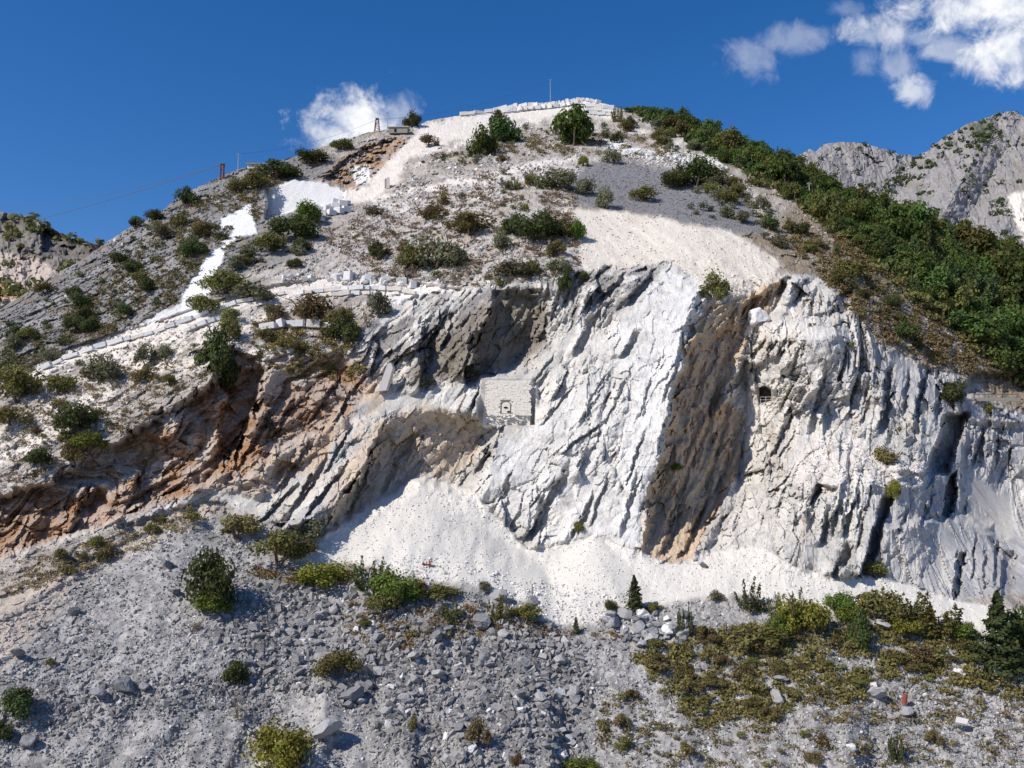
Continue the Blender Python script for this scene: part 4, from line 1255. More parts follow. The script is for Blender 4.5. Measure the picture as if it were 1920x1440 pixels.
def block_row(parent, path, length_px, height_px, seed, jitter=0.12, gap=0.0, drop=0, vjit=0.0):
    """a course of cut blocks along a photo path"""
    r = np.random.default_rng(seed)
    p = np.array(path, float)
    seg = np.hypot(np.diff(p[:, 0]), np.diff(p[:, 1]))
    cum = np.concatenate([[0], np.cumsum(seg)])
    s = 0
    while s < cum[-1] - length_px * 0.4:
        L = length_px * r.uniform(0.5, 1.5)
        m = s + L / 2
        u, v = np.interp(m, cum, p[:, 0]), np.interp(m, cum, p[:, 1]) + drop + r.uniform(-vjit, vjit)
        u2, v2 = np.interp(m + 3, cum, p[:, 0]), np.interp(m + 3, cum, p[:, 1]) + drop
        a, b = surf(np.array([u, u2]), np.array([v, v2]))
        k = a[1] / FPX
        o = bpy.data.objects.new('marble_block', BLOCKS[int(r.integers(0, 5))])
        C.objects.link(o)
        o.parent = parent
        h = height_px * k / 2 * r.uniform(0.75, 1.15)
        o.location = Vector((a[0], a[1] - h * 0.5, a[2] + h * 0.7)) - parent.location
        tan_ = math.atan2(v - v2, u2 - u + 1e-6)
        o.rotation_euler = (r.normal() * jitter * .3, -tan_ + r.normal() * jitter * .4, r.normal() * jitter - 0.1)
        o.scale = (L * k / 2 * 1.0, h * 1.1, h)
        s += L + gap


def empty(name, q):
    o = bpy.data.objects.new(name, None)
    o.location = q
    o.empty_display_size = 0.5
    C.objects.link(o)
    return o


def thing(name, u, v, label, cat, group=None):
    q = surf(np.array([float(u)]), np.array([float(v)]))[0]
    return tag(empty(name, Vector(q)), label, cat, group)


rw = thing('block_wall', 290, 622, 'long low kerb wall of white cut marble blocks along the road on the left', 'wall')
block_row(rw, [(74, 696), (130, 671), (200, 648), (290, 625), (380, 592), (450, 568), (540, 550)], 25, 8, 1, 0.04, 0.0, vjit=0.3)
block_row(rw, [(345, 622), (385, 607), (440, 590)], 19, 8, 2, 0.08, drop=1)
rw2 = thing('block_wall', 660, 548, 'double course of grey and white blocks holding the road above the ochre hollow', 'wall')
block_row(rw2, [(560, 552), (620, 546), (680, 542), (740, 545), (775, 552)], 21, 8, 3, 0.15)
block_row(rw2, [(600, 557), (650, 553), (700, 552)], 17, 8, 4, 0.15)
rw3 = thing('block_wall', 570, 612, 'short stretch of blocks on the slope below the brown green bush', 'wall')
block_row(rw3, [(488, 618), (540, 612), (620, 615)], 24, 14, 5, 0.18, 3)
sw = thing('block_wall', 960, 202, 'white block wall stepping up the skyline to the summit', 'wall')
block_row(sw, [(862, 218), (920, 211), (960, 203), (1000, 200)], 14, 8, 6, 0.2)
block_row(sw, [(940, 212), (980, 208), (1035, 203), (1090, 196)], 12, 8, 7, 0.2)
block_row(sw, [(1000, 201), (1050, 196), (1095, 189), (1125, 194)], 11, 7, 8, 0.25)
sw2 = thing('block_wall', 1125, 212, 'stacked white block face right of the summit tree', 'wall')
for k_ in range(3):
    block_row(sw2, [(1098, 200 + k_ * 7), (1125, 202 + k_ * 7), (1152, 206 + k_ * 6)], 11, 7, 9 + k_, 0.12)
for i, (u, v, s_) in enumerate([(608, 408, 15), (622, 404, 16), (636, 400, 17), (650, 397, 16), (615, 396, 15), (630, 391, 16), (644, 386, 16), (628, 382, 13), (640, 377, 13), (604, 415, 11), (652, 384, 12),
                                (690, 392, 11), (705, 386, 9)]):
    q = surf(np.array([float(u)]), np.array([float(v)]))[0]
    k = q[1] / FPX * s_ / 2
    o = bpy.data.objects.new('marble_block', BLOCKS[i % 3])
    C.objects.link(o)
    o.location = (q[0], q[1] - k * .4, q[2] + k * .5)
    o.scale = (k, k * .8, k * .7)
    o.rotation_euler = (rng.normal() * .12, rng.normal() * .15, rng.uniform(0, 3))
    tag(o, 'white cut block in the stack beside the cut quarry face', 'block', 'blocks stacked beside the cut quarry face')
for i in range(22):
    u = rng.uniform(520, 780)
    v = np.interp(u, [460, 520, 600, 680, 780], [512, 522, 528, 528, 536]) + rng.uniform(-6, 3)
    q = surf(np.array([u]), np.array([v]))[0]
    k = q[1] / FPX * rng.uniform(9, 20) / 2
    tooth = i % 5 in (1, 2, 4)
    o = bpy.data.objects.new('marble_slab' if tooth else 'marble_block', WHITE_ROCKS[i % 4] if tooth else BLOCKS[i % 5])
    C.objects.link(o)
    o.location = (q[0], q[1] - k * .4, q[2] + k * .3)
    o.scale = (k, k * .8, k * (rng.uniform(1.2, 2.0) if tooth else rng.uniform(.5, 1.1)))
    o.rotation_euler = (rng.normal() * .2, rng.normal() * .25, rng.uniform(0, 3))
    tag(o, 'upright pointed white slab along the bank above the road' if tooth else 'squared white block along the bank above the road', 'slab' if tooth else 'block', 'pointed slabs along the road bank' if tooth else 'squared blocks along the road bank', 'thing')


# ------------------------------------------------------------------ plants
def leaf_material(name, col, var=0.35, trans=0.33):
    m = bpy.data.materials.new(name)
    m.use_nodes = True
    t = NT(m.node_tree)
    a = t.n('ShaderNodeAttribute', attribute_name='albedo')
    oi = t.n('ShaderNodeObjectInfo')
    hsv = t.n('ShaderNodeHueSaturation')
    t.link(t.math('MULTIPLY_ADD', oi.outputs['Random'], 0.06, 0.47), hsv.inputs['Hue'])
    t.link(t.math('MULTIPLY_ADD', oi.outputs['Random'], 2 * var, 1 - var), hsv.inputs['Value'])
    hsv.inputs['Saturation'].default_value = 1.0
    t.link(t.mix(1.0, tuple(col), a.outputs['Color'], 'MULTIPLY'), hsv.inputs['Color'])
    d = t.n('ShaderNodeBsdfPrincipled')
    d.inputs['Roughness'].default_value = 0.75
    d.inputs['Specular IOR Level'].default_value = 0.12
    tr = t.n('ShaderNodeBsdfTranslucent')
    t.link(hsv.outputs[0], d.inputs['Base Color'])
    t.link(hsv.outputs[0], tr.inputs['Color'])
    mx = t.n('ShaderNodeMixShader')
    mx.inputs[0].default_value = trans
    t.link(d.outputs[0], mx.inputs[1])
    t.link(tr.outputs[0], mx.inputs[2])
    o = t.n('ShaderNodeOutputMaterial')
    t.link(mx.outputs[0], o.inputs[0])
    return m


def leaf_quads(c, nrm, size, r, aspect=0.6):
    """leaf sprays at centres c facing nrm"""
    n = len(c)
    nrm = nrm / (np.linalg.norm(nrm, axis=1)[:, None] + 1e-9)
    a = np.cross(nrm, r.normal(size=(n, 3)))
    a /= np.linalg.norm(a, axis=1)[:, None] + 1e-9
    b = np.cross(nrm, a)
    s = size * r.uniform(0.6, 1.4, (n, 1))
    v = np.stack([c - a * s, c - b * s * aspect, c + a * s, c + b * s * aspect], 1)
    return v.reshape(-1, 3), np.arange(n * 4).reshape(n, 4)


def crown_mesh(name, seed, lobes, leaves, size, kind='round', mat=None):
    r = np.random.default_rng(seed)
    pts, nr = [], []
    if kind == 'conifer':
        n = leaves
        h = r.uniform(0, 1, n) ** 1.3
        ang_ = r.uniform(0, 6.283, n)
        tier = 0.75 + 0.25 * np.sin(h * 38 + 3 * np.sin(ang_ * 2))
        rad = (1 - h) ** 0.85 * (0.35 + 0.65 * r.uniform(size=n) ** .5) * tier * (0.8 + 0.2 * np.sin(ang_ * 3 + h * 9))
        p = np.stack([np.cos(ang_) * rad, np.sin(ang_) * rad, h * 2.2], 1)
        q = np.stack([np.cos(ang_), np.sin(ang_), 0.8 + 0 * h], 1) + r.normal(size=(n, 3)) * 0.7
        pts, nr = [p], [q]
    elif kind == 'spiky':
        ns = lobes
        for _ in range(ns):
            a0, b0 = r.uniform(-.75, .75), r.uniform(-.75, .75)
            hh = r.uniform(0.7, 1.7) * (1.15 - 0.5 * math.hypot(a0, b0))
            n = leaves // ns
            t_ = r.uniform(0.02, 1, n)
            p = np.stack([a0 * (0.7 + .5 * t_) + r.normal(size=n) * 0.12 * (1.2 - t_), b0 * (.7 + .5 * t_) + r.normal(size=n) * 0.12 * (1.2 - t_), t_ * hh], 1)
            pts.append(p)
            nr.append(r.normal(size=(n, 3)) + np.array((0, 0, .5)))
    else:
        for _ in range(lobes):
            c0 = np.array([r.uniform(-.62, .62), r.uniform(-.62, .62), r.uniform(0.35, 1.05)])
            c0[2] *= 1.15 - 0.6 * math.hypot(c0[0], c0[1])
            rr = r.uniform(0.28, 0.52)
            n = leaves // lobes
            d = r.normal(size=(n, 3))
            d /= np.linalg.norm(d, axis=1)[:, None]
            rad = rr * r.uniform(0.45, 1.12, (n, 1))
            p = c0 + d * rad * np.array((1, 1, .85))
            pts.append(p)
            nr.append(d * 0.9 + r.normal(size=(n, 3)) * 0.55 + np.array((0, 0, .25)))
    p, q = np.concatenate(pts), np.concatenate(nr)
    k = p[:, 2] > 0.0
    p, q = p[k], q[k]
    v, f = leaf_quads(p, q, size, r)
    lum = r.uniform(0.65, 1.3, len(p)) * (1 + 0.25 * pnoise(p[:, 0] * 2.5 + seed, p[:, 2] * 2.5 + p[:, 1], seed))
    c = np.stack([lum * r.uniform(.85, 1.25, len(p)), lum, lum * r.uniform(.7, 1.1, len(p))], 1)
    me = new_mesh(name, v, f, np.repeat(c, 4, 0))
    me.materials.append(mat)
    return me


def stem_mesh(name, seed, n, h, spread, rad, mat):
    """tapered trunk or stems with a few limbs"""
    r = np.random.default_rng(seed)
    V_, F_ = [], []

    def limb(a, b, r0, r1):
        d = b - a
        d = d / (np.linalg.norm(d) + 1e-9)
        x = np.cross(d, (0.3, 0.5, 0.8))
        x /= np.linalg.norm(x)
        y = np.cross(d, x)
        k = len(V_)
        for t, rr in ((a, r0), (b, r1)):
            for i in range(5):
                an = i * 1.2566
                V_.append(t + rr * (math.cos(an) * x + math.sin(an) * y))
        for i in range(5):
            j = (i + 1) % 5
            F_.append((k + i, k + j, k + 5 + j, k + 5 + i))
    for i in range(n):
        b0 = np.array([r.uniform(-.08, .08), r.uniform(-.08, .08), -0.25])
        m = b0 + np.array([r.uniform(-spread, spread) * .5, r.uniform(-spread, spread) * .5, 0.25 + h * 0.45])
        e = m + np.array([r.uniform(-spread, spread) * .7, r.uniform(-spread, spread) * .7, h * 0.5])
        limb(b0, m, rad, rad * .7)
        limb(m, e, rad * .7, rad * .3)
        for _ in range(3):
            t = r.uniform(0, 1)
            s = m * (1 - t) + e * t
            limb(s, s + np.array([r.uniform(-.5, .5), r.uniform(-.5, .5), r.uniform(.1, .4)]), rad * .4, rad * .15)
    me = new_mesh(name, np.array(V_), np.array(F_))
    me.materials.append(mat)
    return me


M_BARK = plain_material('bark', (0.13, 0.10, 0.075), 0.95, 0.3, 4.0)
KINDS_ = {}
SHADES = {}
for key, col, var, spec in [
        ('dark', (0.078, 0.1, 0.036), 0.25, ('round', 13, 2880, 0.061)), ('dark2', (0.085, 0.108, 0.042), 0.25, ('round', 11, 2340, 0.065)),
        ('olive', (0.17, 0.168, 0.062), 0.2, ('round', 13, 2340, 0.061)), ('bright', (0.135, 0.185, 0.04), 0.15, ('round', 13, 2880, 0.058)),
        ('yellow', (0.215, 0.215, 0.045), 0.15, ('round', 14, 3060, 0.054)), ('grey', (0.185, 0.19, 0.125), 0.2, ('round', 11, 1440, 0.072)),
        ('brown', (0.19, 0.155, 0.075), 0.2, ('round', 9, 1440, 0.072)), ('spiky', (0.105, 0.13, 0.055), 0.25, ('spiky', 12, 1440, 0.065)),
        ('spikyolive', (0.17, 0.18, 0.06), 0.2, ('spiky', 14, 1620, 0.065)), ('conifer', (0.062, 0.085, 0.034), 0.2, ('conifer', 0, 2700, 0.061)),
        ('dry', (0.26, 0.23, 0.17), 0.2, ('spiky', 12, 756, 0.043)), ('heath', (0.19, 0.178, 0.07), 0.3, ('round', 8, 756, 0.094)),
        ('wood', (0.09, 0.135, 0.038), 0.35, ('round', 12, 1980, 0.083)), ('wood2', (0.07, 0.108, 0.038), 0.3, ('round', 10, 1980, 0.083)), ('wood3', (0.125, 0.13, 0.045), 0.3, ('round', 11, 1800, 0.083)), ('wood4', (0.135, 0.172, 0.05), 0.3, ('round', 9, 1800, 0.079)), ('wood5', (0.105, 0.135, 0.055), 0.4, ('spiky', 16, 1980, 0.079))]:
    SHADES[key] = col
    mt = leaf_material(key + '_leaves', col, var)
    kind, lobes, leaves, size = spec
    KINDS_[key] = [(crown_mesh('foliage', 1000 + 7 * len(KINDS_) + i, lobes, leaves, size, kind, mt),
                    stem_mesh('stem', 1500 + 7 * len(KINDS_) + i, 1 if key in ('conifer', 'wood', 'wood2', 'wood3', 'wood4', 'wood5') else 3, 1.5 if key == 'conifer' else 0.9,
                              0.25 if key == 'conifer' else 0.7, 0.05, M_BARK)) for i in range(3)]


def plant(u, v, wpx, hpx, key, label, group=None, r=rng, q=None, name=None):
    """a bush or tree: its root at the hill point seen at (u, v), width and height as seen"""
    if q is None:
        q = surf(np.array([float(u)]), np.array([float(v)]))[0]
    wpx, hpx = wpx * 1.12, hpx * 1.1
    k = q[1] / FPX
    tree = key in ('conifer', 'wood', 'wood2', 'wood3', 'wood4', 'wood5')
    nm = name or ('tree' if tree else 'bush')
    o = tag(empty(nm, Vector(q)), label, 'tree' if tree else 'bush', group)
    me, st = KINDS_[key][int(r.integers(0, 3))]
    full = 2.25 if key == 'conifer' else (1.45 if 'spiky' not in key and key != 'dry' else 1.6)
    sx, sz = wpx * k / 2 / (0.95 if key != 'conifer' else 0.85), hpx * k / full
    rz = r.uniform(0, 6.283)
    o.rotation_euler = (0, 0, rz)
    o.scale = (sx, sx, sz)
    a = bpy.data.objects.new('crown' if tree else 'foliage', me)
    b = bpy.data.objects.new('trunk' if tree else 'stem', st)
    for c in (a, b):
        C.objects.link(c)
        c.parent = o
    return o


NAMED = [
    (398, 1140, 92, 118, 'dark', 'tall dark bush standing alone on the pale grey scree at left'),
    (402, 1148, 66, 44, 'bright', 'bright green low bush at the foot of the tall dark scree bush'),
    (530, 1452, 118, 98, 'yellow', 'yellow green bush on the bottom edge, biggest of the lower scree'),
    (636, 1270, 78, 48, 'olive', 'olive bush among the blocky grey rocks in the lower middle'),
    (441, 1285, 46, 44, 'dark2', 'small dark bush right of the largest boulder'),
    (32, 1345, 68, 54, 'dark2', 'dark bush at the left edge of the lower scree'),
    (2, 1388, 40, 40, 'dark', 'half hidden dark bush at the left edge, lowest on that side'),
    (95, 1248, 20, 14, 'olive', 'tiny olive tuft on the open left scree'),
    (745, 1128, 92, 60, 'bright', 'bright green round bush on the edge of the white chippings'),
    (715, 1152, 74, 44, 'olive', 'olive brown bush just below the bright green edge bush'),
    (820, 1124, 78, 28, 'olive', 'low olive bush right of the bright green edge bush'),
    (608, 1100, 100, 56, 'yellow', 'yellow olive bush at the left tip of the white chippings'),
    (695, 1105, 66, 62, 'spiky', 'clump of thin dark saplings on the edge of the white chippings'),
    (520, 1058, 92, 66, 'olive', 'wide olive bush at the foot of the white blade rocks'),
    (446, 1012, 76, 48, 'brown', 'brown olive bush on the crest of the left scree'),
    (588, 1010, 64, 40, 'grey', 'grey green bush touching the left foot of the white cone'),
    (562, 1046, 56, 44, 'olive', 'small olive bush between the wide olive bush and the white cone'),
    (908, 1108, 32, 20, 'grey', 'small grey bush in the rocks below the white chippings'),
    (848, 1168, 44, 36, 'spiky', 'dark spiky shrub on the rocks below the white chippings'),
    (935, 1164, 40, 40, 'spikyolive', 'green shrub on the rocks left of the flat edge boulder'),
    (985, 1168, 60, 36, 'olive', 'olive shrub on the rocks by the tip of the white floor'),
    (1080, 1188, 20, 28, 'conifer', 'tiny dark sapling at the tip of the white floor'),
    (1190, 1148, 48, 62, 'conifer', 'small pointed dark conifer alone on the edge of the white floor'),
    (1143, 1148, 30, 24, 'dark2', 'low dark shrub left of the small pointed conifer'),
    (1228, 1148, 30, 18, 'olive', 'low olive shrub right of the small pointed conifer'),
    (1285, 1192, 28, 62, 'spiky', 'narrow upright green shrub at the right end of the block heap'),
    (1342, 1126, 30, 20, 'grey', 'small grey shrub above the little grey rubble mound'),
    (1408, 1146, 50, 54, 'spiky', 'dark twiggy shrub on the white floor right of the rubble mound'),
    (1456, 1158, 26, 44, 'spikyolive', 'slim green shrub between the twiggy shrub and the yellow green bush'),
    (1502, 1188, 84, 78, 'yellow', 'tall yellow green bush left of the fence posts'),
    (1498, 1150, 44, 40, 'spiky', 'twiggy dark shrub rising behind the tall yellow green bush'),
    (1572, 1152, 60, 44, 'bright', 'green bush right behind the fence posts'),
    (1652, 1168, 88, 62, 'olive', 'broad olive green bush beyond the flat pale slab'),
    (1640, 1135, 60, 34, 'spiky', 'dark twiggy shrub behind the broad olive green bush'),
    (1748, 1192, 92, 66, 'spikyolive', 'dark green broad bush left of the big conifer'),
    (1722, 1170, 50, 50, 'spiky', 'dark upright shrub behind the broad bush left of the conifer'),
    (1470, 1192, 56, 50, 'bright', 'fresh green bush left of the tall yellow green ledge bush'),
    (1535, 1176, 50, 46, 'yellow', 'yellow green bush directly behind the fence posts, left part'),
    (1596, 1172, 56, 44, 'bright', 'fresh green bush between the fence posts and the pale slab'),
    (1690, 1192, 60, 44, 'yellow', 'yellow green low bush right of the pale grey ledge slab'),
    (1800, 1200, 56, 40, 'bright', 'fresh green low bush between the broad dark bush and the conifer'),
    (1440, 1215, 76, 44, 'olive', 'broad olive bush at the upper left corner of the heath'),
    (1380, 1212, 70, 40, 'heath', 'brown olive bush at the left end of the heath top'),
    (1614, 1215, 48, 64, 'dark', 'dark narrow bush on the heath below the fence posts'),
    (1878, 1258, 116, 132, 'conifer', 'big dark conifer at the right edge, largest tree of the foreground'),
    (1925, 1230, 60, 100, 'wood2', 'dark tree cut by the right edge behind the big conifer'),
    (1680, 1428, 28, 66, 'spiky', 'slender dark sapling on the lower right scree'),
    (1752, 1396, 30, 26, 'brown', 'rust brown shrub on the lower right scree'),
    (1084, 1452, 66, 34, 'bright', 'bright green bush cut by the bottom edge in the middle'),
    (898, 1402, 42, 52, 'brown', 'brown olive bush on the blocky scree above the white squarish stone'),
    (772, 1372, 20, 36, 'brown', 'thin brown shrub on the lower blocky scree'),
    (970, 1440, 24, 26, 'brown', 'small brown bush at the bottom edge in the middle'),
    (448, 1350, 26, 60, 'dry', 'dry straw coloured shrub above the yellow green bottom bush'),
    (360, 1185, 40, 24, 'dry', 'dry grey shrub below the tall dark scree bush'),
    (1335, 572, 68, 62, 'olive', 'bush on the cliff brink right at the top of the notch'),
    (1060, 548, 30, 46, 'dark', 'dark upright bush on the cliff brink above the cave'),
    (1092, 530, 36, 24, 'dark2', 'low dark bush on the brink right of the dark upright bush'),
    (880, 712, 50, 26, 'grey', 'grey green bush on the ledge above the masonry wall'),
    (795, 728, 60, 26, 'grey', 'thin grey bush at the foot of the left buttress'),
    (516, 812, 38, 38, 'grey', 'grey green bush clinging inside the ochre hollow'),
    (1641, 1082, 42, 32, 'olive', 'olive bush at the foot of the dark slot in the right cliff'),
    (1680, 938, 26, 44, 'yellow', 'yellow bush growing in a crack high in the right cliff'),
    (1270, 884, 20, 18, 'bright', 'tiny green plant in the shaded notch wall'),
    (1085, 1000, 20, 24, 'olive', 'small olive plant at the foot of the bright slab'),
    (1665, 872, 56, 34, 'brown', 'yellow brown scrub on the rubble ledge of the right cliff'),
    (408, 728, 78, 118, 'dark', 'large dark tree like bush on the lip of the ochre hollow'),
    (430, 640, 40, 50, 'olive', 'olive bush above the large dark bush on the hollow lip'),
    (190, 714, 74, 54, 'grey', 'grey green bush below the left end of the road wall'),
    (146, 812, 74, 62, 'dark2', 'round dark green bush on the pale scree left of the hollow'),
    (165, 846, 62, 42, 'bright', 'yellow green bush just below the round dark green bush'),
    (72, 872, 48, 32, 'dark2', 'flat dark bush on the left above the dark overhang'),
    (30, 752, 84, 74, 'olive', 'broad olive bush at the left edge below the grey slope'),
    (112, 738, 52, 40, 'olive', 'olive bush right of the broad edge bush'),
    (20, 800, 70, 40, 'brown', 'brown olive scrub below the broad edge bush'),
    (276, 682, 40, 44, 'grey', 'pale grey green bush below the middle of the road wall'),
    (272, 718, 42, 34, 'brown', 'straw brown tuft under the pale grey green bush'),
    (310, 672, 36, 30, 'grey', 'thin grey bush right of the pale grey green bush'),
    (572, 604, 88, 66, 'brown', 'brown green bush just below the double block course'),
    (646, 648, 62, 62, 'dark', 'dark green bush on the lip above the right of the ochre hollow'),
    (514, 597, 38, 30, 'olive', 'small olive bush left of the brown green bush'),
    (712, 596, 48, 60, 'grey', 'grey bush casting a shadow on the white bank by the road'),
    (690, 612, 24, 40, 'dry', 'dry grey shrub left of the shadow casting grey bush'),
    (432, 606, 36, 32, 'olive', 'olive bush right on the road wall'),
    (420, 552, 84, 50, 'olive', 'wide olive bush between the white streak and the road'),
    (474, 566, 84, 42, 'grey', 'dry grey green thicket beside the wide olive bush over the road'),
    (380, 590, 60, 40, 'olive', 'olive scrub at the foot of the white streak'),
    (1076, 272, 78, 84, 'wood', 'largest green tree just below the summit pole'),
    (906, 293, 46, 64, 'wood', 'leftmost tree of the three below the skyline blocks'),
    (946, 268, 60, 52, 'wood2', 'dark tree in the middle of the three below the skyline blocks'),
    (934, 240, 36, 36, 'dark', 'dark tree topmost of the three below the skyline blocks'),
    (772, 234, 34, 32, 'dark', 'lone dark bush on the skyline by the stone hut'),
    (1160, 229, 22, 30, 'spikyolive', 'small green tree right of the stacked block face'),
    (1145, 307, 34, 32, 'grey', 'grey green bush at the left end of the white rockfall'),
    (1094, 312, 18, 24, 'yellow', 'small yellow green bush beside the upper track'),
    (1302, 348, 84, 62, 'dark', 'big dark bush below the white rockfall'),
    (1262, 352, 60, 36, 'dark2', 'dark bush touching the left of the big dark bush'),
    (1348, 356, 54, 34, 'grey', 'grey green bush touching the right of the big dark bush'),
    (1045, 355, 84, 42, 'grey', 'wide grey green thicket below the upper track'),
    (1097, 366, 44, 40, 'grey', 'round grey green bush at the left of the grey scree'),
    (1135, 392, 38, 48, 'grey', 'upright grey bush in the middle of the grey scree'),
    (1205, 376, 50, 28, 'olive', 'low green bush on the grey scree, alone'),
    (1005, 452, 90, 60, 'dark2', 'dark green thicket left of the cream debris bank'),
    (968, 440, 50, 42, 'dark', 'dark bush at the left of the thicket by the debris bank'),
    (1055, 448, 60, 40, 'olive', 'olive bush joining the thicket to the debris bank'),
    (1080, 450, 30, 44, 'bright', 'small green bush touching the edge of the debris bank'),
    (812, 506, 96, 76, 'grey', 'large grey green thicket in the middle of the rubble hillside'),
    (770, 508, 62, 52, 'olive', 'olive bush left in the large mid hillside thicket'),
    (850, 500, 60, 50, 'grey', 'grey bush right in the large mid hillside thicket'),
    (882, 440, 92, 44, 'olive', 'broad olive scrub above the large mid hillside thicket'),
    (800, 412, 60, 34, 'brown', 'brown scrub above and left of the broad olive scrub'),
    (940, 468, 42, 38, 'grey', 'grey bush right of the broad olive scrub'),
    (705, 486, 34, 38, 'dark2', 'dark bush with a bare thin tree beside it on the rubble'),
    (692, 470, 16, 60, 'dry', 'bare thin tree on the rubble hillside'),
    (1044, 482, 38, 36, 'olive', 'olive bush on the rubble left of the debris bank'),
    (1048, 512, 56, 30, 'grey', 'grey bush low on the rubble above the cave'),
    (965, 520, 90, 34, 'grey', 'long grey scrub along the brink above the cave'),
    (760, 520, 60, 30, 'dry', 'dry brush on the bank above the road end'),
    (850, 530, 60, 30, 'dry', 'dry brush on the brink left of the cave'),
    (548, 448, 84, 52, 'dark2', 'dense green thicket under the cut quarry face'),
    (575, 420, 60, 46, 'bright', 'bright green bush at the top of the thicket under the cut face'),
    (505, 470, 62, 36, 'olive', 'olive scrub left at the foot of the thicket under the cut face'),
    (350, 386, 38, 40, 'dark', 'dark tree shaped bush on the left skyline, biggest there'),
    (256, 428, 30, 24, 'dark', 'small dark bush on the left skyline at its lower end'),
    (290, 414, 32, 26, 'dark', 'dark bush on the left skyline between two others'),
    (640, 281, 42, 22, 'bright', 'bright green bush on the skyline left of the stone hut'),
    (582, 306, 64, 28, 'dark2', 'long dark bush row on the skyline above the cut face'),
    (520, 335, 90, 34, 'dark2', 'dark scrub on the skyline above the cut quarry face'),
    (485, 355, 60, 36, 'olive', 'olive scrub left of the dark skyline scrub over the cut face'),
    (805, 275, 36, 24, 'brown', 'brown bush on the white slope below the skyline'),
    (1600, 528, 70, 50, 'olive', 'olive green bush on the heath above the right cliff'),
    (1570, 535, 44, 32, 'olive', 'small olive bush left of the olive heath bush'),
    (1700, 640, 50, 40, 'dark2', 'dark bush on the heath high above the far right slot'),
    (1790, 760, 60, 46, 'dark2', 'dark bush overhanging the top of the widest right slot'),
    (1855, 775, 24, 22, 'olive', 'small olive bush below the right road parapet'),
    (1840, 650, 90, 70, 'wood', 'dark green tree on the slope above the right road'),
    (1715, 520, 70, 60, 'wood', 'grey green leaning tree at the edge of the wood'),
    (1805, 480, 28, 34, 'wood2', 'umbrella shaped dark tree with a bare trunk in the wood'),
]
for row in NAMED:
    plant(*row)


def too_near(u, v, lst, d):
    return any((u - a) ** 2 + ((v - b) * 1.4) ** 2 < d * d for a, b in lst)


# what a thing can be told by: places anyone can find in the view
LANDMARKS = [(400, 1110, 'the tall dark scree bush'), (238, 1285, 'the largest boulder'), (530, 1400, 'the yellow green bottom bush'), (636, 1250, 'the olive scree bush'),
             (745, 1110, 'the bright green edge bush'), (1190, 1125, 'the small pointed conifer'), (1210, 1180, 'the heap of tipped blocks'), (1540, 1160, 'the fence posts'), (1500, 1150, 'the tall yellow green bush'),
             (1650, 1150, 'the broad olive green bush'), (1880, 1200, 'the big dark conifer'), (1693, 1310, 'the rusty drum'), (1795, 1347, 'the cream slab'), (1680, 1400, 'the slender dark sapling'),
             (884, 1402, 'the white squarish stone'), (1085, 1440, 'the bright green bottom bush'), (1335, 545, 'the brink bush above the notch'), (1060, 530, 'the dark upright brink bush'), (948, 750, 'the masonry wall'),
             (408, 670, 'the large hollow lip bush'), (146, 785, 'the round dark green bush'), (30, 720, 'the broad olive edge bush'), (290, 622, 'the middle of the road wall'), (74, 694, 'the lower end of the road wall'),
             (450, 566, 'the upper end of the road wall'), (680, 545, 'the double block course'), (572, 575, 'the brown green roadside bush'), (645, 620, 'the dark green bush over the hollow'), (400, 510, 'the white rock streak'),
             (450, 410, 'the white patch above the streak'), (570, 365, 'the cut quarry face'), (625, 395, 'the block stack by the cut face'), (416, 320, 'the rusty mast'), (350, 365, 'the biggest left skyline bush'),
             (748, 245, 'the stone hut'), (700, 300, 'the upper ochre face'), (728, 340, 'the upright white slab'), (1032, 180, 'the summit pole'), (1076, 235, 'the largest summit tree'), (920, 265, 'the three trees below the skyline'),
             (1125, 212, 'the stacked block face'), (1250, 295, 'the white rockfall'), (1302, 318, 'the big dark rockfall bush'), (1135, 365, 'the upright grey scree bush'), (1205, 365, 'the lone green scree bush'),
             (1045, 338, 'the wide thicket below the upper track'), (812, 470, 'the large hillside thicket'), (1005, 425, 'the dark thicket by the debris bank'), (1518, 355, 'the pale pole in the wood'), (1240, 405, 'the crest of the cream bank'),
             (1466, 500, 'the right tip of the cream bank'), (1600, 505, 'the olive heath bush'), (1700, 620, 'the high dark heath bush'), (1790, 740, 'the bush over the widest slot'), (1437, 740, 'the tunnel mouth'),
             (1665, 860, 'the rubble ledge scrub'), (1640, 1075, 'the dark slot bush'), (1868, 742, 'the road parapet'), (100, 950, 'the dark overhang at far left'), (0, 1040, 'the ochre hollow left end'), (200, 455, 'the saddle at far left'),
             (200, 560, 'the middle of the grey slope'), (1080, 1175, 'the tip of the white floor'), (316, 1055, 'the flat dark slab'), (905, 1165, 'the dark rim slab'), (820, 1196, 'the dark overhanging rock'), (612, 1368, 'the wide pale block')]
COLOUR_WORD = {'dark': 'dark green', 'dark2': 'deep green', 'olive': 'olive', 'bright': 'bright green', 'grey': 'grey green', 'brown': 'brown olive', 'dry': 'straw grey', 'heath': 'heather brown', 'spiky': 'spiky green', 'spikyolive': 'spiky olive', 'yellow': 'yellow green'}


def where_is(u, v):
    d, a, b, nm = min(((u - a) ** 2 + (v - b) ** 2, a, b, nm) for a, b, nm in LANDMARKS)
    dx, dy = u - a, v - b
    d = math.sqrt(d)
    an = math.degrees(math.atan2(-dy, dx)) % 360
    word = ['right of', 'above right of', 'above', 'above left of', 'left of', 'below left of', 'below', 'below right of'][int(((an + 22.5) % 360) // 45)]
    far = 'close ' if d < 28 else ('' if d < 70 else 'well ')
    return far + word + ' ' + nm


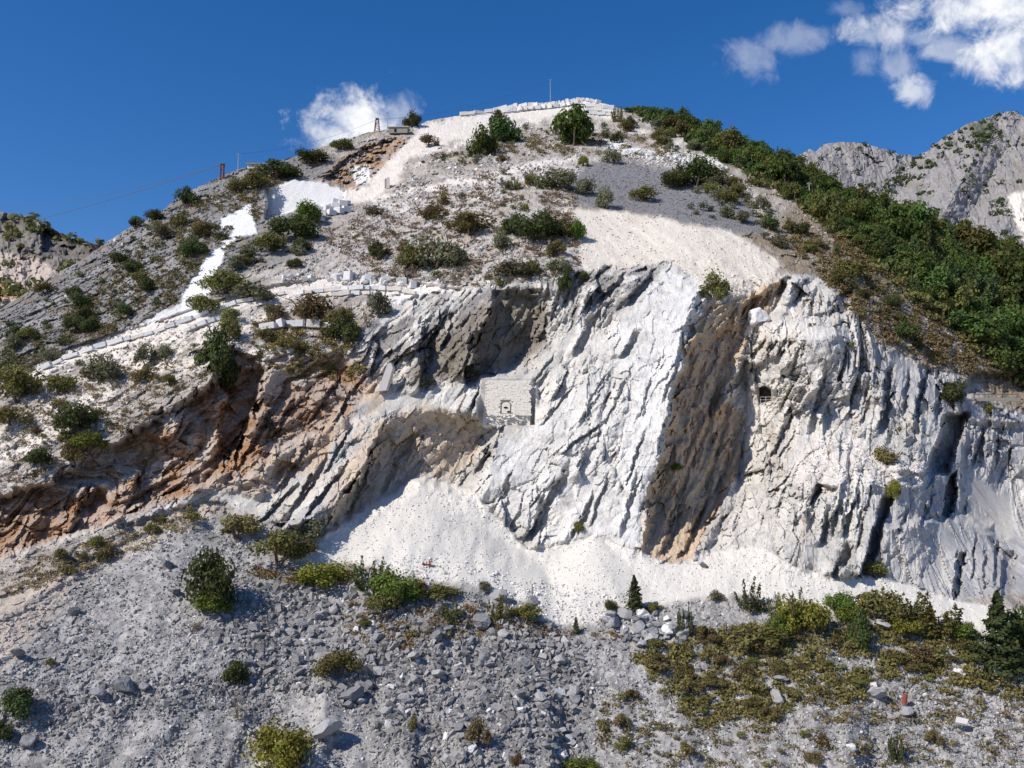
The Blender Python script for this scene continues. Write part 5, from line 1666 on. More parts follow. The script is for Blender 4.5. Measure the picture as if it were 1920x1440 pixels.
def settle_labels(items, what):
    """items: [object, label, group, u, v]; the ones that still read alike are told apart by their place, or share a group"""
    for it in items:
        if len(it[1].split()) > 11:
            it[1] = it[1].replace('well ', '').replace('close ', '')
    seen = {}
    for it in items:
        seen.setdefault(it[1], []).append(it)
    for lab, its in seen.items():
        if 2 <= len(its) <= 3:
            its.sort(key=lambda i: i[3])
            for i, it in enumerate(its):
                it[0]['label'] = lab + ', the ' + (['left one', 'right one'] if len(its) == 2 else ['left one', 'middle one', 'right one'])[i]
                it[0]['group'] = it[2]
        else:
            for it in its:
                it[0]['label'] = lab
                it[0]['group'] = its[0][2]


def trim(lab):
    w_ = lab.split()
    return ' '.join(w_[max(0, len(w_) - 16):])


CAND = []


def fill(poly, n, keys, wlo, whi, label, group, gap, power=1.8, hk=(0.55, 0.95), r=rng, clump=55, seed=13, taken=None):
    done = taken
    gap = gap * 0.62
    uv = scatter(poly, n * 6, r, clump=clump, seed=seed)
    k = 0
    for u, v in uv:
        w_ = wlo + (whi - wlo) * r.uniform() ** power
        if too_near(u, v, done, gap * (0.5 + 0.5 * w_ / whi)):
            continue
        done.append((u, v))
        CAND.append((w_, u, v, w_ * r.uniform(*hk), keys[int(r.integers(0, len(keys)))], group))
        k += 1
        if k >= n:
            break


taken = [(a[0], a[1]) for a in NAMED] + [(405, 490), (390, 530), (370, 570), (345, 585), (445, 415), (460, 425), (430, 440), (1240, 295), (1200, 285), (1300, 300), (1340, 320)]
fill([(0, 640), (60, 560), (200, 470), (345, 385), (500, 330), (470, 400), (420, 470), (370, 540), (260, 610), (70, 690), (-10, 730)], 84, ['dark', 'dark2', 'dark2', 'olive', 'olive', 'spikyolive', 'grey'], 12, 48,
     'dark green or olive bush on the steep grey slope at left', 'bushes on the left grey slope', 30, taken=taken)
fill([(470, 470), (600, 430), (560, 500), (480, 520), (420, 500)], 12, ['olive', 'dark2', 'grey'], 16, 40, 'bush on the dark rock between the white streak and the rubble hillside', 'bushes right of the white streak', 24, taken=taken)
fill([(600, 440), (720, 385), (900, 330), (1080, 320), (1100, 385), (1000, 400), (1080, 440), (1090, 520), (900, 540), (700, 520)], 60, ['grey', 'olive', 'brown', 'grey', 'dry', 'spikyolive'], 12, 42,
     'grey green or olive scrub on the rubble hillside above the cliff', 'scrub on the rubble hillside', 24, taken=taken)
fill([(760, 310), (860, 270), (1000, 245), (1180, 240), (1280, 290), (1140, 270), (1040, 290), (900, 310)], 44, ['grey', 'olive', 'brown', 'dark2', 'dry', 'spiky'], 9, 32,
     'small scrub bush on the upper slope below the summit', 'scrub below the summit', 17, taken=taken)
fill([(1160, 225), (1290, 250), (1350, 300), (1300, 285), (1200, 275)], 26, ['olive', 'olive', 'grey', 'dark2'], 12, 40, 'olive bush right of the summit blocks above the white rockfall', 'bushes right of the summit', 18, taken=taken)
fill([(1330, 340), (1420, 360), (1500, 400), (1560, 440), (1460, 470), (1400, 430), (1260, 395)], 34, ['grey', 'grey', 'dark2', 'olive'], 16, 44, 'grey green bush on the slope between the grey scree and the wood', 'bushes between scree and wood', 24, taken=taken)
fill([(1450, 470), (1560, 450), (1700, 560), (1800, 700), (1740, 690), (1640, 630), (1560, 520)], 56, ['olive', 'brown', 'dark2', 'grey'], 12, 36, 'scrub bush on the brown heath above the right cliff', 'scrub on the right heath', 20, taken=taken)
fill([(0, 700), (200, 680), (380, 650), (420, 690), (250, 780), (130, 880), (0, 920)], 40, ['olive', 'brown', 'grey', 'dry'], 12, 40, 'brownish scrub on the pale bank below the road wall', 'scrub below the road wall', 26, taken=taken)
fill([(480, 610), (640, 600), (660, 650), (560, 680), (470, 660)], 18, ['brown', 'olive', 'brown'], 14, 40, 'brown scrub along the lip of the ochre hollow', 'scrub on the hollow lip', 18, taken=taken)
fill([(60, 1060), (200, 1020), (340, 960), (420, 945), (400, 975), (250, 1035), (120, 1090)], 14, ['brown', 'dry', 'olive'], 18, 50, 'dry scrub on the dusty path below the ochre hollow', 'scrub on the dusty path', 28, taken=taken)
fill([(1190, 1230), (1350, 1170), (1480, 1180), (1700, 1200), (1940, 1240), (1940, 1300), (1760, 1290), (1640, 1260), (1600, 1320), (1500, 1300), (1440, 1360), (1300, 1350), (1250, 1290)], 95, ['heath', 'heath', 'brown', 'olive'], 16, 50,
     'low brown olive heath bush on the lower right slope', 'heath bushes on the lower right slope', 20, hk=(0.4, 0.65), taken=taken)
fill([(1120, 1300), (1300, 1320), (1500, 1340), (1560, 1440), (1400, 1440), (1130, 1430)], 22, ['brown', 'heath'], 14, 30, 'small brown tuft bush on the lower scree left of the slender sapling', 'tuft bushes on the lower scree', 40, taken=taken)
fill([(660, 1130), (900, 1130), (1000, 1165), (1100, 1200), (900, 1185), (720, 1210), (640, 1180)], 22, ['brown', 'olive', 'dry'], 12, 34, 'brownish tuft along the rim of the blocky scree', 'tufts along the blocky scree rim', 26, hk=(.4, .8), taken=taken)
fill([(1500, 610), (1600, 600), (1700, 700), (1730, 900), (1650, 850), (1640, 720)], 14, ['brown', 'olive'], 8, 24, 'small tuft clinging to the right cliff', 'tufts on the right cliff', 24, taken=taken)

# the largest of them are bushes of their own, the rest are one mass of scrub
CAND.sort(key=lambda c: -c[0])
n_bush = sum(1 for o in C.objects if o.get('category') == 'bush')
items = []
for w_, u, v, h_, key, group in CAND[:298 - n_bush]:
    o = plant(u, v, w_, h_, key, 'bush', group)
    size_w = 'broad' if w_ > 40 else ('medium' if w_ > 30 else ('small' if w_ > 22 else 'little'))
    items.append([o, size_w + ' ' + COLOUR_WORD[key] + ' bush ' + where_is(u, v - h_ / 2), group, u, v])
settle_labels(items, 'bush')
BASE = {k_: np.array(c_) for k_, c_ in SHADES.items()}
cs, ns, ss, ks = [], [], [], []
for w_, u, v, h_, key, group in CAND[298 - n_bush:]:
    q = surf(np.array([u]), np.array([v]))[0]
    k_ = q[1] / FPX
    m = 170
    d = rng.normal(size=(m, 3))
    d /= np.linalg.norm(d, axis=1)[:, None]
    lob = rng.integers(0, 4, m)
    lc = rng.uniform(-.45, .45, (4, 3)) * np.array((1, 1, .5))
    p_ = (lc[lob] + d * 0.6 * rng.uniform(.5, 1.05, (m, 1))) * np.array((w_ / 2, w_ / 2, h_ * .55)) * k_ + q[None] + np.array((0, -.1, h_ * .42 * k_))
    cs.append(p_)
    ns.append(d + rng.normal(size=(m, 3)) * .5)
    ss.append(np.full((m, 1), w_ / 2 * k_ * 0.15))
    ks.append(BASE[key][None] * rng.uniform(.65, 1.3, (m, 1)))
cs, ns, ss, ks = (np.concatenate(q) for q in (cs, ns, ss, ks))
vv_, ff_ = leaf_quads(cs, ns, ss, rng)
SCRUB = (vv_, ff_, np.repeat(ks, 4, 0))

# the wood on the right flank: single trees, nearest ones largest
wood_poly = [(1180, 205), (1300, 240), (1360, 275), (1480, 315), (1560, 362), (1640, 395), (1720, 430), (1860, 478), (1960, 520), (1990, 740), (1880, 700), (1780, 600), (1700, 530), (1600, 460), (1500, 380), (1400, 320), (1330, 290), (1260, 250)]
wt = []
tree_items = []
WOOD_WORD = {'wood': 'mid green', 'wood2': 'dark green', 'wood3': 'brownish green', 'wood4': 'pale green', 'wood5': 'feathery green'}
LANDMARKS += [(1805, 460, 'the umbrella shaped tree'), (1715, 495, 'the grey green leaning tree'), (1840, 615, 'the dark tree over the right road'), (1300, 240, 'the upper end of the wood'),
              (1560, 360, 'the mountain crossing'), (1920, 490, 'the skyline at the right edge'), (1890, 690, 'the lowest corner of the wood'), (1420, 300, 'the wood skyline above the rockfall'),
              (1640, 450, 'the middle of the wood')]
uv = scatter(wood_poly, 5000, rng)
k = 0
for u, v in uv:
    sz = np.interp(u, [1180, 1400, 1600, 1950], [28, 40, 48, 60]) * (0.55 + 1.0 * rng.uniform() ** 1.3)
    if too_near(u, v, wt, sz * 0.40):
        continue
    wt.append((u, v))
    key = ['wood', 'wood', 'wood2', 'wood3', 'wood4', 'wood5'][int(rng.integers(0, 6))]
    ht = sz * rng.uniform(0.6, 1.25)
    o = plant(u, v, sz, ht, key, 'tree', 'trees of the wood on the right flank')
    tree_items.append([o, ('tall ' if ht > 50 else ('low ' if ht < 26 else '')) + WOOD_WORD[key] + ' tree ' + where_is(u, v - ht / 2), 'trees of the wood on the right flank', u, v])
    k += 1
    if k >= 295:
        break
for u in np.arange(1180, 1930, 13):
    v = skyline(np.array([u]))[0] + 3
    sz = np.interp(u, [1180, 1400, 1600, 1950], [22, 32, 36, 42]) * rng.uniform(0.7, 1.25)
    key = ['wood', 'wood', 'wood2', 'wood3'][int(rng.integers(0, 4))]
    ht = sz * rng.uniform(0.5, 0.75)
    o = plant(u, v, sz, ht, key, 'tree', 'trees along the right skyline')
    tree_items.append([o, WOOD_WORD[key] + ' skyline tree ' + where_is(u, v - ht / 2), 'trees along the right skyline', u, v])

settle_labels(tree_items, 'tree')


# clumps of scrub on the far mountains: too far to tell apart
def far_scrub(name, Q, fu, fv, n, size, field, seed, mat):
    r = np.random.default_rng(seed)
    nr_, nc_ = Q.shape[:2]
    c_, q_ = [], []
    for _ in range(n):
        for _try in range(30):
            i, j = int(r.integers(2, nr_ - 2)), int(r.integers(2, nc_ - 2))
            if field(fu[i, j], fv[i, j]) > r.uniform():
                break
        b = Q[i, j]
        s = size * r.uniform(0.5, 1.4)
        m = 26
        d = r.normal(size=(m, 3))
        d /= np.linalg.norm(d, axis=1)[:, None]
        c_.append(b[None] + d * s * r.uniform(.5, 1, (m, 1)) * np.array((1, 1, .8)) + np.array((0, -s * .2, s * .3)))
        q_.append(d)
    c_, q_ = np.concatenate(c_), np.concatenate(q_)
    v, f = leaf_quads(c_, q_, size * 0.36, r)
    lum = r.uniform(.7, 1.2, len(c_))
    me = new_mesh(name, v, f, np.repeat(np.stack([lum] * 3, 1), 4, 0))
    tag(link(name, me, mat), 'dark scrub dotted over the bare rock far behind', None, None, 'stuff')


far_scrub('mountain_scrub', FQ, FU, FV, 330, 5.0, lambda u, v: (0.12 + (0.8 if (u - 1840) ** 2 + (v - 262) ** 2 < 1500 else 0) + (0.5 if abs((v - 330) - (u - 1700) * -0.7) < 25 else 0)) if v < 480 else 0, 3, KINDS_['dark'][0][0].materials[0])
far_scrub('hill_scrub', LQ, LU, LV, 150, 2.6, lambda u, v: 0.5 if u > -20 and v < 600 and (v < 470 or v > 540) else (0.1 if v < 600 else 0), 4, KINDS_['olive'][0][0].materials[0])


# dry grass and low heather that nobody could count
def grass(name, poly, n, size_px, base, r, clump=60, seed=0, blades=18):
    uv = scatter(poly, n, r, clump=clump, seed=seed)
    q = surf(uv[:, 0], uv[:, 1])
    n = len(q)
    s = size_px * q[:, 1] / FPX * r.uniform(.5, 1.3, n)
    m = blades
    c = np.repeat(q[:, None], m, 1) + r.normal(size=(n, m, 3)) * s[:, None, None] * np.array((.45, .3, .12)) + np.array((0, -.2, .3)) * s[:, None, None]
    nr_ = r.normal(size=(n * m, 3)) + np.array((0, -.6, .5))
    v, f = leaf_quads(c.reshape(-1, 3), nr_, np.repeat(s, m)[:, None] * 0.25, r, 0.5)
    col = np.array(base)[None] * r.uniform(.6, 1.35, (n * m, 1)) * np.array((1, 1, 1))[None]
    hue = np.repeat(r.uniform(0, 1, n), m)[:, None]
    col = col * (1 - hue) + col * np.array((1.15, .98, .75))[None] * hue
    me = new_mesh(name, v, f, np.repeat(np.clip(col, 0, .8), 4, 0))
    tag(link(name, me, M_GRASS), None, None, None, 'stuff')


M_GRASS = leaf_material('dry_grass', (1, 1, 1), 0.0, 0.2)
tag(link('scrub', new_mesh('scrub', *SCRUB), M_GRASS), kind='stuff')
grass('heath_grass', [(1180, 1230), (1350, 1180), (1480, 1165), (1700, 1185), (1940, 1225), (1940, 1310), (1760, 1300), (1640, 1270), (1600, 1340), (1500, 1310), (1440, 1370), (1300, 1360), (1240, 1290)], 1900, 12, (0.195, 0.185, 0.075), rng, 30, 71)
grass('heath_grass', [(1930, 1225), (2225, 1250), (2225, 1420), (1930, 1320)], 420, 12, (0.195, 0.185, 0.075), rng, 30, 71)
grass('heath_grass', [(1120, 1290), (1940, 1300), (1940, 1440), (1120, 1440)], 600, 10, (0.20, 0.178, 0.09), rng, 40, 72)
grass('dry_grass', [(640, 1130), (800, 1120), (1000, 1165), (1200, 1200), (900, 1195), (720, 1230), (640, 1180)], 280, 10, (0.24, 0.185, 0.095), rng, 30, 73)
grass('dry_grass', [(430, 1065), (560, 1075), (690, 1075), (640, 1100), (540, 1098)], 130, 10, (0.25, 0.19, 0.10), rng, 60, 74)
grass('dry_grass', [(0, 1060), (200, 1010), (400, 940), (400, 975), (250, 1040), (0, 1130)], 260, 9, (0.33, 0.27, 0.19), rng, 40, 75)
grass('dry_grass', [(1450, 450), (1560, 430), (1760, 600), (1930, 720), (1800, 700), (1640, 630), (1540, 520)], 2200, 8, (0.20, 0.16, 0.085), rng, 30, 76)
grass('dry_grass', [(480, 610), (640, 600), (690, 700), (600, 720), (470, 670)], 600, 9, (0.21, 0.15, 0.075), rng, 30, 77)
grass('dry_grass', [(100, 600), (345, 390), (560, 300), (480, 420), (360, 560), (60, 690), (0, 720)], 1300, 8, (0.17, 0.15, 0.075), rng, 30, 78)
grass('dry_grass', [(600, 440), (720, 385), (900, 330), (1080, 320), (1080, 440), (1090, 520), (900, 540), (700, 520)], 1100, 8, (0.23, 0.20, 0.13), rng, 30, 79)
grass('dry_grass', [(60, 720), (380, 650), (420, 690), (250, 800), (130, 880), (0, 930)], 600, 8, (0.25, 0.19, 0.115), rng, 24, 80)
grass('dry_grass', [(800, 300), (1000, 240), (1180, 250), (1380, 330), (1440, 420), (1300, 300), (1040, 290)], 700, 7, (0.21, 0.17, 0.10), rng, 30, 81)


grass('undergrowth', [(1930, 505), (2235, 640), (2235, 800), (2000, 760), (1930, 720)], 700, 30, (0.075, 0.112, 0.034), rng, None, 0, 26)
grass('undergrowth', wood_poly, 1700, 18, (0.075, 0.112, 0.034), rng, None, 0, 26)
grass('undergrowth', [(1330, 320), (1480, 370), (1600, 470), (1760, 610), (1900, 720), (1960, 740), (1960, 690), (1800, 590), (1700, 520), (1560, 400), (1420, 330)], 420, 17, (0.135, 0.145, 0.055), rng, 30, 91, 24)

# ------------------------------------------------------------------ things people left here
class MB:
    def __init__(self):
        self.v, self.f = [], []

    def box(self, c, d, rz=0.0, top=1.0):
        k = len(self.v)
        cs, sn = math.cos(rz), math.sin(rz)
        for x, y, z in CUBE_V:
            t = top if z > 0 else 1.0
            px, py = x * d[0] / 2 * t, y * d[1] / 2 * t
            self.v.append((c[0] + px * cs - py * sn, c[1] + px * sn + py * cs, c[2] + z * d[2] / 2))
        self.f += [tuple(k + i for i in q) for q in CUBE_F]
        return self

    def bar(self, a, b, r0, r1=None, n=6):
        r1 = r0 if r1 is None else r1
        a, b = Vector(a), Vector(b)
        d = (b - a).normalized()
        x = d.orthogonal().normalized()
        y = d.cross(x)
        k = len(self.v)
        for t, rr in ((a, r0), (b, r1)):
            for i in range(n):
                an = i * 2 * math.pi / n
                self.v.append(tuple(t + rr * (math.cos(an) * x + math.sin(an) * y)))
        for i in range(n):
            j = (i + 1) % n
            self.f.append((k + i, k + j, k + n + j, k + n + i))
        self.f.append(tuple(k + i for i in reversed(range(n))))
        self.f.append(tuple(k + n + i for i in range(n)))
        return self

    def build(self, name, mat, parent=None):
        me = bpy.data.meshes.new(name)
        me.from_pydata([tuple(p) for p in self.v], [], self.f)
        me.update()
        return link(name, me, mat, parent)


M_CONC = plain_material('concrete', (0.42, 0.41, 0.39), 0.9, 0.15, 3)
M_RUST = plain_material('rusted_iron', (0.20, 0.075, 0.04), 0.85, 0.4, 3)
M_IRON = plain_material('grey_iron', (0.12, 0.115, 0.11), 0.6, 0.2, 3, 0.3)
M_WOOD = plain_material('grey_wood', (0.30, 0.28, 0.25), 0.9, 0.25, 4)
M_TAN = plain_material('tan_roof', (0.40, 0.30, 0.17), 0.9, 0.2, 2)
M_MAS = plain_material('pale_masonry', (0.66, 0.61, 0.53), 0.95, 0.14, 1.4)
M_MASD = plain_material('dark_masonry', (0.30, 0.27, 0.23), 0.95, 0.2, 1.4)
M_DARK = plain_material('opening_shade', (0.012, 0.011, 0.01), 1.0, 0.1, 1)  # near-black colour painted for the shade inside doorway and openings
M_REDP = plain_material('red_paint', (0.33, 0.06, 0.03), 0.7, 0.3, 3)
M_TANK = plain_material('dark_red_iron', (0.12, 0.03, 0.02), 0.8, 0.4, 3)
M_PALE = plain_material('pale_slab', (0.62, 0.58, 0.54), 0.85, 0.1, 2)


def pole(u, v, hpx, label, arms=True, rad=0.13, mat=None):
    o = thing('utility_pole', u, v, label, 'pole')
    k = o.location[1] / FPX
    h = hpx * k
    MB().bar((0, 0, -0.6), (0, 0, h), rad, rad * 0.65, 8).build('shaft', mat or M_CONC, o)
    if arms:
        MB().box((0, 0, h - 0.5), (1.1, 0.12, 0.14)).build('crossarm', M_IRON, o)
        for x in (-.45, 0, .45):
            MB().bar((x, 0, h - 0.43), (x, 0, h - 0.15), 0.055, 0.035).build('insulator', M_PALE, o)
    return Vector(o.location) + Vector((0, 0, h - 0.2))


top1 = pole(1032, 200, 56, 'tall pale utility pole standing on the summit')
top2 = pole(726, 246, 40, 'thin pole on the skyline beside the stone hut', True, 0.11)
top3 = pole(446, 322, 37, 'thin pale pole on the left skyline beside the tan shed', True, 0.12)
pole(1518, 370, 30, 'short pale pole among the trees of the wood', True, 0.13)
fq = Vector(LQ[np.argmin(np.abs(LV[:, 0] - 478)), np.argmin(np.abs(LU[0] - 129))])


def lattice(u, v, hpx, wpx, label, flare=1.0, name='lattice_mast'):
    o = thing(name, u, v, label, 'mast')
    k = o.location[1] / FPX
    h, w_ = hpx * k, wpx * k / 2
    c4 = [(-1, -1), (1, -1), (1, 1), (-1, 1)]
    for x, y in c4:
        MB().bar((x * w_ * flare, y * w_ * flare, -0.8), (x * w_, y * w_, h), 0.11).build('leg', M_RUST, o)
    n = max(3, int(h / 1.3))
    br = MB()
    for i in range(n):
        z0, z1 = h * i / n, h * (i + 1) / n
        f0, f1 = w_ * (flare + (1 - flare) * i / n), w_ * (flare + (1 - flare) * (i + 1) / n)
        for j in range(4):
            a, b = c4[j], c4[(j + 1) % 4]
            s = 1 if (i + j) % 2 else 0
            p0, p1 = (a, b) if s else (b, a)
            br.bar((p0[0] * f0, p0[1] * f0, z0), (p1[0] * f1, p1[1] * f1, z1), 0.06)
            br.bar((a[0] * f1, a[1] * f1, z1), (b[0] * f1, b[1] * f1, z1), 0.06)
    br.build('bracing', M_RUST, o)
    MB().box((0, 0, h + 0.15), (w_ * 2.6, w_ * 2.6, 0.3)).build('head', M_IRON, o)
    return Vector(o.location) + Vector((0, 0, h))


m1 = lattice(416, 334, 27, 6, 'rusty red lattice mast on the left skyline')
m2 = lattice(707, 246, 24, 5, 'rusty cableway trestle with flared base on the skyline by the hut', 2.0, 'cableway_trestle')


def cable(a, b, sag, label, rad=0.05):
    n = 26
    b_ = MB()
    pts = []
    for i in range(n + 1):
        t = i / n
        p = a.lerp(b, t)
        p.z -= sag * 4 * t * (1 - t)
        pts.append(p)
    for i in range(n):
        b_.bar(pts[i], pts[i + 1], rad, rad, 4)
    tag(b_.build('cable', M_IRON), label, 'cable')


cable(m1, at(78, 410, 300), 0.5, 'dark cable running from the rusty mast down to the hill at far left', 0.07)
cable(m1, at(-60, 392, 300), 3.0, 'thin upper cable crossing the sky left of the rusty mast', 0.035)
cable(top1, m2, 3.0, 'thin cable hanging from the summit pole to the cableway trestle', 0.04)
cable(m2, top3, 2.0, 'thin cable hanging from the trestle to the left skyline pole', 0.03)

# stone hut, tan shed
o = thing('stone_hut', 748, 252, 'small flat roofed stone hut on the skyline beside the pole', 'hut')
k = o.location[1] / FPX
MB().box((0, 0, 0.8), (36 * k, 3.0, 11 * k), -0.05).build('wall', M_MASD, o)
MB().box((0, 0, 0.8 + 6.4 * k), (41 * k, 3.6, 1.8 * k), -0.05).build('roof', M_CONC, o)
MB().box((-6 * k, -1.53, 0.7), (4 * k, 0.1, 6 * k), -0.05).build('doorway', M_DARK, o)
o = thing('shed', 482, 318, 'small tan roofed shed on the left skyline', 'shed')
k = o.location[1] / FPX
MB().box((0, 0, 0.4), (32 * k, 3.0, 8 * k)).build('wall', M_MAS, o)
b = MB()
b.v = [(-18 * k, -2, .4 + 4 * k), (18 * k, -2, .4 + 4 * k), (18 * k, 2, .4 + 7 * k), (-18 * k, 2, .4 + 7 * k), (-18 * k, -2, .6 + 4 * k), (18 * k, -2, .6 + 4 * k), (18 * k, 2, .6 + 7 * k), (-18 * k, 2, .6 + 7 * k)]
b.f = [tuple(q) for q in CUBE_F]
b.build('roof', M_TAN, o)

# walled-up gallery mouth in the cliff
o = thing('masonry_wall', 948, 795, 'pale masonry wall closing an old gallery in the cliff', 'wall')
q = surf(np.array([905., 948., 993., 948., 925., 975.]), np.array([752., 752., 752., 716., 785., 730.]))
yw = y_mas - 1.15
o.location = at(948, 795, yw)
o.rotation_euler = (-0.08, 0, -0.13)
k = yw / FPX


def wall_panel(pts, y0, depth, name, mat):
    """an upright slab with an outline given in wall units (px from the wall foot)"""
    n = len(pts)
    b = MB()
    b.v = [(x * k, y0, z * k) for x, z in pts] + [(x * k, y0 + depth, z * k) for x, z in pts]
    b.f = [tuple(reversed(range(n)))[::-1], tuple(n + i for i in reversed(range(n)))] + [(i, n + i, n + (i + 1) % n, (i + 1) % n) for i in range(n)]
    return b.build(name, mat, o)


wall_panel([(-44, -4), (46, -4), (46, 40), (44, 70), (42, 82), (-36, 84), (-40, 50)], 0, 3.0, 'wall_face', M_MAS)
rr_ = random.Random(4)
course_m = [plain_material('course_stone', c_, 0.95, 0.15, 2) for c_ in ((0.70, 0.65, 0.565), (0.675, 0.625, 0.54), (0.72, 0.675, 0.59))]
shared = []
for i in range(6):
    b = MB().box((0, 0, 0), (1, 1, 1))
    b.v = [(x + rr_.uniform(-.06, .06), y, z + rr_.uniform(-.06, .06)) for x, y, z in b.v]
    me = bpy.data.meshes.new('stone')
    me.from_pydata(b.v, [], b.f)
    me.materials.append(course_m[i % 3])
    shared.append(me)
for row_ in range(22):
    z = 17 + row_ * 3.05
    x = -39 + (row_ % 2) * 3
    lim = 43
    while x < lim:
        w_ = rr_.uniform(5, 9)
        if not (-11.5 < x + w_ / 2 < 11.5 and 18 < z < 45):
            s = bpy.data.objects.new('stone', shared[rr_.randrange(6)])
            C.objects.link(s)
            s.parent = o
            s.location = ((x + w_ / 2) * k, -0.03 + rr_.uniform(-.03, .03), z * k)
            s.scale = (w_ * k * .985, 0.34, 2.98 * k)
        x += w_
arch = [(-9, 20), (9, 20), (9, 38), (6, 42), (0, 43.5), (-6, 42), (-9, 38)]
f_ = wall_panel(arch, -0.13, 0.1, 'blocked_door', M_MAS)
fr = MB()
for i in range(len(arch)):
    a, b = arch[i], arch[(i + 1) % len(arch)]
    if i == 0:
        continue
    fr.bar((a[0] * k, -0.19, a[1] * k), (b[0] * k, -0.19, b[1] * k), 0.055)
fr.build('door_frame', M_IRON, o)
ov = MB()
ov.v = [(4.0 * math.cos(i * .5236) * k - .0, -0.22, (1.7 * math.sin(i * .5236) + 31) * k) for i in range(12)] + [(4.0 * math.cos(i * .5236) * k, -0.12, (1.7 * math.sin(i * .5236) + 31) * k) for i in range(12)]
ov.f = [tuple(range(12)), tuple(reversed(range(12, 24)))] + [(i, 12 + i, 12 + (i + 1) % 12, (i + 1) % 12) for i in range(12)]
ov.build('oval_opening', M_DARK, o)
MB().box((5.5 * k, -0.18, 23 * k), (5 * k, 0.12, 2.6 * k)).build('low_opening', M_DARK, o)
for i in range(46):
    s = bpy.data.objects.new('footing_stone', WHITE_ROCKS[i % 4] if i % 4 else GREY_ROCKS[5])
    C.objects.link(s)
    s.parent = o
    x = rr_.uniform(-40, 44)
    s.location = (x * k, -0.1 - rr_.uniform(0, .4), rr_.uniform(-2, 17) * k)
    sz = rr_.uniform(2.5, 5) * k
    s.scale = (sz * 1.4, sz, sz * .8)
    s.rotation_euler = (0, rr_.uniform(-.2, .2), rr_.uniform(0, 3))

# white needle slab leaning on the cliff left of the masonry wall
o = thing('leaning_slab', 722, 735, 'tall pale marble needle leaning on the cliff left of the cave', 'rock slab')
k = o.location[1] / FPX
b = MB()
out = [(-12, 0), (4, 2), (16, 44), (12, 54), (6, 52)]
y0 = -1.3
b.v = [(x * k, y0 - z * .0, z * k) for x, z in out] + [(x * k + .2, y0 + 1.6, z * k) for x, z in out]
b.f = [tuple(range(5)), tuple(reversed(range(5, 10)))] + [(i, 5 + i, 5 + (i + 1) % 5, (i + 1) % 5) for i in range(5)]
b.build('slab', M_PALE, o)

# tunnel railing and the road parapet on the right
o = thing('railing', 1437, 756, 'thin railing across the dark tunnel mouth in the right cliff', 'railing')
k = o.location[1] / FPX
o.location.y -= 3.0 if False else 0.0
yt = surf(np.array([1420.0]), np.array([756.0]))[0][1]
o.location = at(1436, 755, yt + 0.2)
for z in (0.5, 1.0):
    MB().bar((-11 * k, 0, z), (11 * k, 0, z), 0.05).build('rail', M_CONC, o)
for x in (-10, 0, 10):
    MB().bar((x * k, 0, -.2), (x * k, 0, 1.05), 0.05).build('post', M_CONC, o)
o = thing('parapet', 1868, 750, 'low grey road parapet with a rail above the far right cliff', 'wall')
k = o.location[1] / FPX
ypar = surf(np.array([1835., 1868., 1905.]), np.array([750.] * 3))[:, 1].min() - 0.4
o.location = at(1868, 750, ypar)
MB().box((0, 0, 0.1), (86 * k, 0.4, 0.6), 0.03).build('wall', M_MASD, o)
MB().bar((-42 * k, -.0, 1.0), (42 * k, 0.1, 1.05), 0.06).build('rail', M_IRON, o)
for x in (-40, -20, 0, 20, 40):
    MB().bar((x * k, 0, .5), (x * k, 0, 1.05), 0.05).build('post', M_IRON, o)

# fence posts, drum, red scraps, stake, white slab
for (u, v, h, lab, lean) in [(1541, 1180, 42, 'left and thicker of the two weathered fence posts by the yellow green bush', .02), (1557, 1182, 36, 'right and thinner of the two weathered fence posts', -.03)]:
    o = thing('fence_post', u, v, lab, 'post')
    k = o.location[1] / FPX
    q = MB().bar((0, 0, -.5), (lean * 4, 0, h * k), 0.16 if u == 1541 else .12, 0.12 if u == 1541 else .09, 8)
    q.build('shaft', M_WOOD, o)
    MB().bar((lean * 3.8, -.1, h * k * .8), (lean * 3.8 + .5, -.15, h * k * .45), 0.05).build('strut', M_WOOD, o)
o = thing('oil_drum', 1693, 1320, 'rusty red drum lying on the lower edge of the heath', 'drum')
k = o.location[1] / FPX
a_, b_ = Vector((-2 * k, -.6, .15)), Vector((2 * k, -.5, 19 * k))
MB().bar(a_, b_, 4.2 * k, 4.2 * k, 14).build('body', M_RUST, o)
for t in (0.02, .34, .67, .98):
    c_ = a_.lerp(b_, t)
    d_ = (b_ - a_).normalized() * 0.05
    MB().bar(c_ - d_, c_ + d_, 4.6 * k, 4.6 * k, 14).build('hoop', M_REDP, o)
o = thing('rusty_tank', 784, 1106, 'dark red rusty tank half hidden behind the bright green edge bush', 'tank')
k = o.location[1] / FPX
MB().box((0, 0, 6 * k), (24 * k, 1.4, 14 * k), 0.15).build('body', M_TANK, o)
MB().box((0, 0, 13.5 * k), (26 * k, 1.6, 1.2 * k), 0.15).build('lid', M_RUST, o)
o = thing('red_scrap', 800, 1060, 'bent red scrap plate lying on the white chippings', 'scrap')
k = o.location[1] / FPX
MB().box((0, 0, 2 * k), (16 * k, .5, 1.6 * k), 0.2).build('plate', M_REDP, o)
MB().box((6 * k, 0, 5 * k), (2 * k, .5, 7 * k), 0.2).build('flap', M_REDP, o)
o = thing('iron_stake', 998, 1120, 'thin iron stake standing in the white chippings', 'stake')
k = o.location[1] / FPX
MB().bar((0, 0, -.4), (0, 0, 24 * k), 0.06).build('shaft', M_IRON, o)
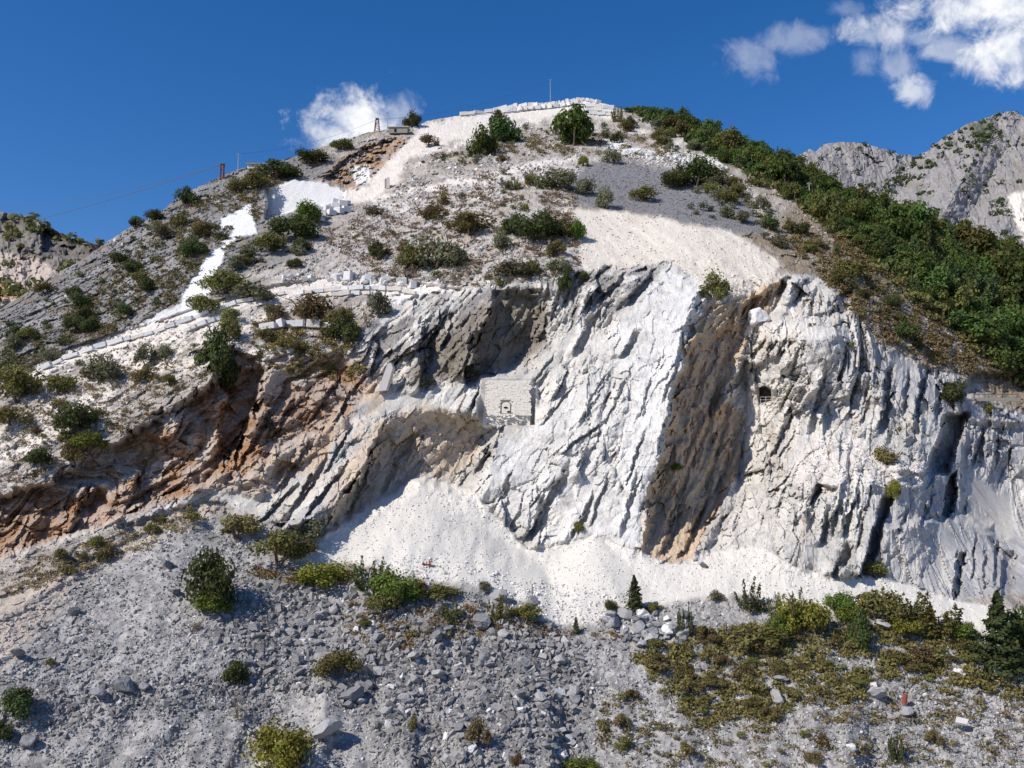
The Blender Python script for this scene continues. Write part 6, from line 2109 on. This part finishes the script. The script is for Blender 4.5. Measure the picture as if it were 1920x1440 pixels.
for z in (8, 13, 18):
    MB().bar((0, 0, z * k), (3.5 * k, 0, z * k), 0.05).build('rung', M_IRON, o)
o = thing('pale_slab', 1795, 1350, 'flat cream slab lying alone on the lower right scree', 'slab')
k = o.location[1] / FPX
b = MB()
out = [(-13, 3), (6, 0), (13, 7), (-7, 11)]
b.v = [(x * k, -1.4 + z * k * .9, z * k * 1.0 - .1) for x, z in out] + [(x * k, -1.4 + z * k * .9 + .15, z * k * 1.0 - .35) for x, z in out]
b.f = [tuple(range(4)), tuple(reversed(range(4, 8)))] + [(i, 4 + i, 4 + (i + 1) % 4, (i + 1) % 4) for i in range(4)]
b.build('slab', M_PALE, o)
o = tag(empty('utility_pole', fq), 'tiny pole on the saddle of the left neighbour hill', 'pole')
MB().bar((0, 0, -1), (0, 0, 3.4), .12, .08).build('shaft', M_CONC, o)
# tall white corner post at the quarry road end and dark box for a slot's shade
o = thing('corner_slab', 728, 352, 'upright white slab beside a dark slot below the small ochre face', 'rock slab')
k = o.location[1] / FPX
MB().box((0, -.3, 8 * k), (6 * k, 1.0, 22 * k), 0.1, .9).build('slab', M_PALE, o)
MB().box((-5 * k, .1, 8 * k), (4 * k, 1.0, 18 * k), 0.1).build('slot', M_MASD, o)  # solid dark box painted as the shade of a slot

# boulders told apart by where they lie
for grp, noun in (('boulders of the blocky scree', 'grey boulder'), ('blocks heaped at the edge of the white floor', 'grey tipped block'), ('white boulders of the summit rockfall', 'white boulder')):
    items = []
    for ob in [o for o in C.objects if o.get('group') == grp]:
        lx, ly, lz = ob.location
        fwd = ly * CP + lz * SP
        u = 960 + FPX * lx / fwd
        v = 720 - FPX * (-ly * SP + lz * CP) / fwd
        w_ = ob.scale.x * 2 * FPX / ly
        big = 'big' if w_ > 26 else ('medium' if w_ > 19 else ('small' if w_ > 10 else 'little'))
        items.append([ob, big + ' ' + noun + ' ' + where_is(u, v), grp, u, v])
    settle_labels(items, 'boulder')

for ob in C.objects:
    if ob.get('label') and len(ob['label'].split()) > 16:
        ob['label'] = trim(ob['label'])
